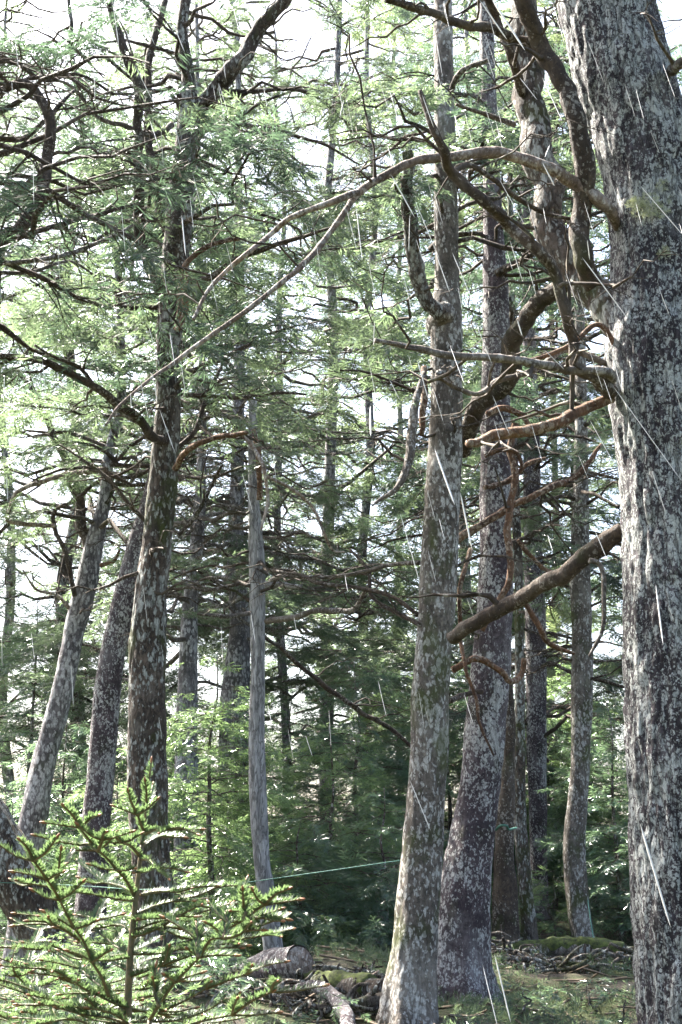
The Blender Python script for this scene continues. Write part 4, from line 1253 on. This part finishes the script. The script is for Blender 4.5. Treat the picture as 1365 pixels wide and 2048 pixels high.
# ------------------------------------------------------------------ motion trails of falling bits, modelled as solid pale spindles
def streak_mesh():
    a = Acc()
    z = np.linspace(-.5, .5, 9)
    r = .5 * np.sqrt(np.clip(1 - (2 * z) ** 4, 0, 1)) + .04
    tube(a, np.stack([z * 0, z * 0, z], -1), r * 1.0, 8, .1, 6, 2)
    return a
LANDMARKS = [(60, 80, 'the topmost boughs in the upper corner'), (200, 60, 'the dark stems high beside the forked trunk'), (380, 60, 'the top of the forked trunk'), (540, 60, 'the leaning upper stem'),
    (700, 80, 'the pale sky gap at the top'), (860, 70, 'the bare top of the middle trunk'), (1040, 90, 'the dark bent limb'), (1220, 80, 'the top of the huge trunk'), (90, 260, 'the curling dark bough'),
    (270, 260, 'the stem beside the forked trunk'), (440, 220, 'the fork of the dark trunk'), (620, 250, 'the boughs between both tall trunks'), (780, 260, 'the crooked climbing bough'), (960, 280, 'the crown of the pale arch'),
    (1130, 300, 'the shoulder of the pale arch'), (1290, 300, 'the lichen tuft'), (60, 450, 'the grey boughs reaching in from the edge'), (220, 440, 'the light canopy behind the bough'), (360, 440, 'the upper forked trunk'), (520, 470, 'the thin fork of the arching bough'),
    (660, 440, 'the pale arching bough'), (820, 450, 'the side stem of the middle trunk'), (960, 470, 'the crooked brown bough'), (1150, 480, 'the reddish limb'), (1300, 520, 'the upper bark of the huge trunk'), (90, 640, 'the layered foliage at the edge'),
    (240, 660, 'the foliage above the sweeping dark bough'), (400, 660, 'the lower end of the arching bough'), (560, 640, 'the mid canopy'), (720, 650, 'the tip of the grey level bough'), (890, 640, 'the black knot'), (1040, 660, 'the thick curving brown bough'),
    (1180, 700, 'the grey level bough'), (1310, 740, 'the middle bark of the huge trunk'), (80, 850, 'the far boughs at the edge'), (230, 850, 'the sweeping dark bough'), (370, 850, 'the orange dead stub'), (520, 840, 'the tip of the bleached snag'),
    (680, 860, 'the dark foliage in the centre'), (810, 880, 'the hanging dead slab'), (980, 890, 'the red broken bough'), (1130, 900, 'the lit twig by the spotted trunk'), (1300, 960, 'the furrowed bark of the huge trunk'), (100, 1060, 'the curling bare bough'),
    (300, 1080, 'the lichen patch on the forked trunk'), (500, 1080, 'the bleached snag'), (650, 1100, 'the tangle of dead boughs'), (850, 1100, 'the middle trunk at half height'), (1010, 1100, 'the twisted orange bough'), (1150, 1120, 'the bend of the mottled bough'),
    (90, 1300, 'the pale leaning trunk'), (300, 1300, 'the lower forked trunk'), (500, 1300, 'the lower bleached snag'), (680, 1320, 'the long slanting dark bough'), (860, 1320, 'the lower middle trunk'), (1000, 1320, 'the purplish trunk'), (1160, 1320, 'the mossy spotted trunk'), (1310, 1320, 'the lower huge trunk'),
    (700, 1550, 'the young firs'), (200, 1550, 'the feet of the leaning trunks'), (450, 1550, 'the bright young fir')]
USED = {}
def hair_label(x, y, L, s_):
    k = min(range(len(LANDMARKS)), key=lambda i: (LANDMARKS[i][0] - x) ** 2 + (LANDMARKS[i][1] - y) ** 2)
    lx, ly, nm = LANDMARKS[k]
    if abs(x - lx) > abs(y - ly):
        side = 'to the right of' if x > lx else 'to the left of'
    else:
        side = 'above' if y < ly else 'below'
    if abs(x - lx) < 22 and abs(y - ly) < 40:
        side = 'in front of'
    size = 'very short' if L < 42 else 'short' if L < 58 else 'fairly long' if L < 78 else 'long'
    return size.replace('fairly long', 'longish').replace('very short', 'tiny') + ' ' + ('upright' if s_ < .13 else 'tilted' if s_ < .3 else 'slanting') + ' hair-thin sliver ' + side + ' ' + nm
def streak(x0, y0, x1, y1, wpx, d, label=None):
    label_ = label or hair_label((x0 + x1) / 2, (y0 + y1) / 2, math.hypot(x1 - x0, y1 - y0), abs(x1 - x0) / abs(y1 - y0))
    if label_ in USED:
        return
    USED[label_] = 1
    p0, p1 = P(x0, y0, d), P(x1, y1, d + rng.normal(0, .01))
    o = bpy.data.objects.new('motion_streak', SLM)
    col.objects.link(o)
    v = Vector(p1 - p0)
    o.location = tuple((p0 + p1) / 2)
    o.rotation_euler = v.to_track_quat('Z', 'Y').to_euler()
    r = wpx * .48 * TS((y0 + y1) / 2, d)
    o.scale = (r, r, v.length)
    o['label'] = label_
    o['category'] = 'streak'
    o['group'] = 'broad pale motion streaks, modelled solid' if label else 'hair-thin motion streaks all over the view, modelled solid'
a = streak_mesh()
tmp = a.build('motion_streak', M['streak'])
SLM = tmp.data
bpy.data.objects.remove(tmp)
bigs = [
    (985, 0, 1050, 100, 8, 'thick pale sliver at the top, between the dark limb and the huge trunk'),
    (960, 0, 1015, 80, 6, 'sliver just beside the thickest one at the top edge'),
    (870, 898, 910, 1010, 8, 'thick pale sliver crossing the middle trunk below the red broken bough'),
    (921, 985, 945, 1100, 7, 'straight bright sliver on the edge of the middle trunk'),
    (741, 812, 742, 872, 6, 'short blunt upright sliver in front of the foliage centre'),
    (801, 1027, 840, 1165, 4, 'long thin sliver ending at the edge of the middle trunk'),
    (835, 720, 858, 802, 4, 'sliver over the hanging slab of dead wood'),
    (1312, 1170, 1327, 1290, 6, 'upright sliver on the bark of the huge trunk halfway down'),
    (1281, 1648, 1342, 1855, 9, 'longest broad sliver low on the huge trunk'),
    (990, 1910, 1022, 2045, 6, 'pale sliver near the ground beside the purplish trunk'),
    (966, 1930, 996, 2055, 4, 'thinner sliver left of the pale one near the ground'),
    (1165, 515, 1258, 640, 5, 'slanting sliver where the pale limbs meet the huge trunk'),
    (1280, 370, 1368, 472, 4, 'slanting sliver across the lichen tuft'),
    (783, 350, 830, 435, 5, 'sliver hanging just under the pale arching bough'),
    (713, 415, 725, 522, 4, 'upright sliver below the fork of the arching bough'),
    (364, 430, 372, 512, 5, 'upright sliver on the upper forked trunk'),
    (5, 183, 68, 210, 7, 'broad flat sliver at the upper corner'),
    (1085, 325, 1110, 372, 5, 'short sliver over the pale arch near the huge trunk'),
    (1085, 155, 1125, 242, 4, 'sliver beside the bent dark limb high up'),
    (1035, 640, 1045, 672, 5, 'short sliver on the thick curving brown bough'),
    (1225, 770, 1366, 965, 3, 'very long fine sliver slanting over the huge trunk'),
]
for (x0, y0, x1, y1, wv, lab) in bigs:
    streak(x0, y0, x1, y1, wv * .85, rng.uniform(1.0, 1.5), lab)
for (x0, y0, x1, y1, wv) in [(672, 150, 690, 235, 2.5), (688, 200, 680, 235, 2.5), (760, 165, 780, 225, 2.5), (780, 180, 798, 245, 3), (870, 60, 885, 150, 2.5), (910, 230, 920, 275, 3),
        (845, 190, 868, 255, 3), (775, 290, 790, 335, 3), (820, 430, 818, 505, 2.5), (1100, 290, 1090, 315, 3), (1040, 155, 1075, 200, 2.5), (340, 665, 350, 730, 2.5), (750, 640, 747, 690, 3),
        (820, 1560, 862, 1662, 2.5), (305, 745, 315, 805, 2.5), (320, 820, 350, 905, 2.5), (830, 400, 880, 520, 2.5), (870, 500, 900, 585, 3), (905, 505, 945, 600, 3), (1180, 840, 1230, 930, 2),
        (1000, 360, 1050, 450, 2.5), (1020, 480, 1045, 560, 2.5), (1175, 480, 1180, 520, 3), (285, 30, 310, 90, 2.5), (340, 30, 370, 105, 3), (270, 130, 310, 210, 2.5), (300, 240, 320, 300, 2.5),
        (1090, 700, 1130, 740, 2), (985, 790, 1020, 870, 2.5), (900, 690, 930, 770, 2.5), (780, 760, 800, 800, 3), (1190, 1060, 1215, 1120, 2.5), (950, 640, 985, 730, 2.5), (1200, 690, 1245, 740, 2.5)]:
    streak(x0, y0, x1, y1, wv, rng.uniform(1.4, 2.2))
for k in range(175):
    # scattered fine ones, more of them high up and to both sides of the middle
    x = rng.uniform(0, 1365)
    y = rng.random() ** 1.5 * 1500
    if x < 240 and y > 1000 or rng.random() < .75:
        L = rng.uniform(30, 95)
        sl_ = .08 + .28 * x / 1365 + rng.normal(0, .05)
        streak(x, y, x + L * sl_, y + L, rng.uniform(1.2, 2.0), rng.uniform(1.8, 3.2))
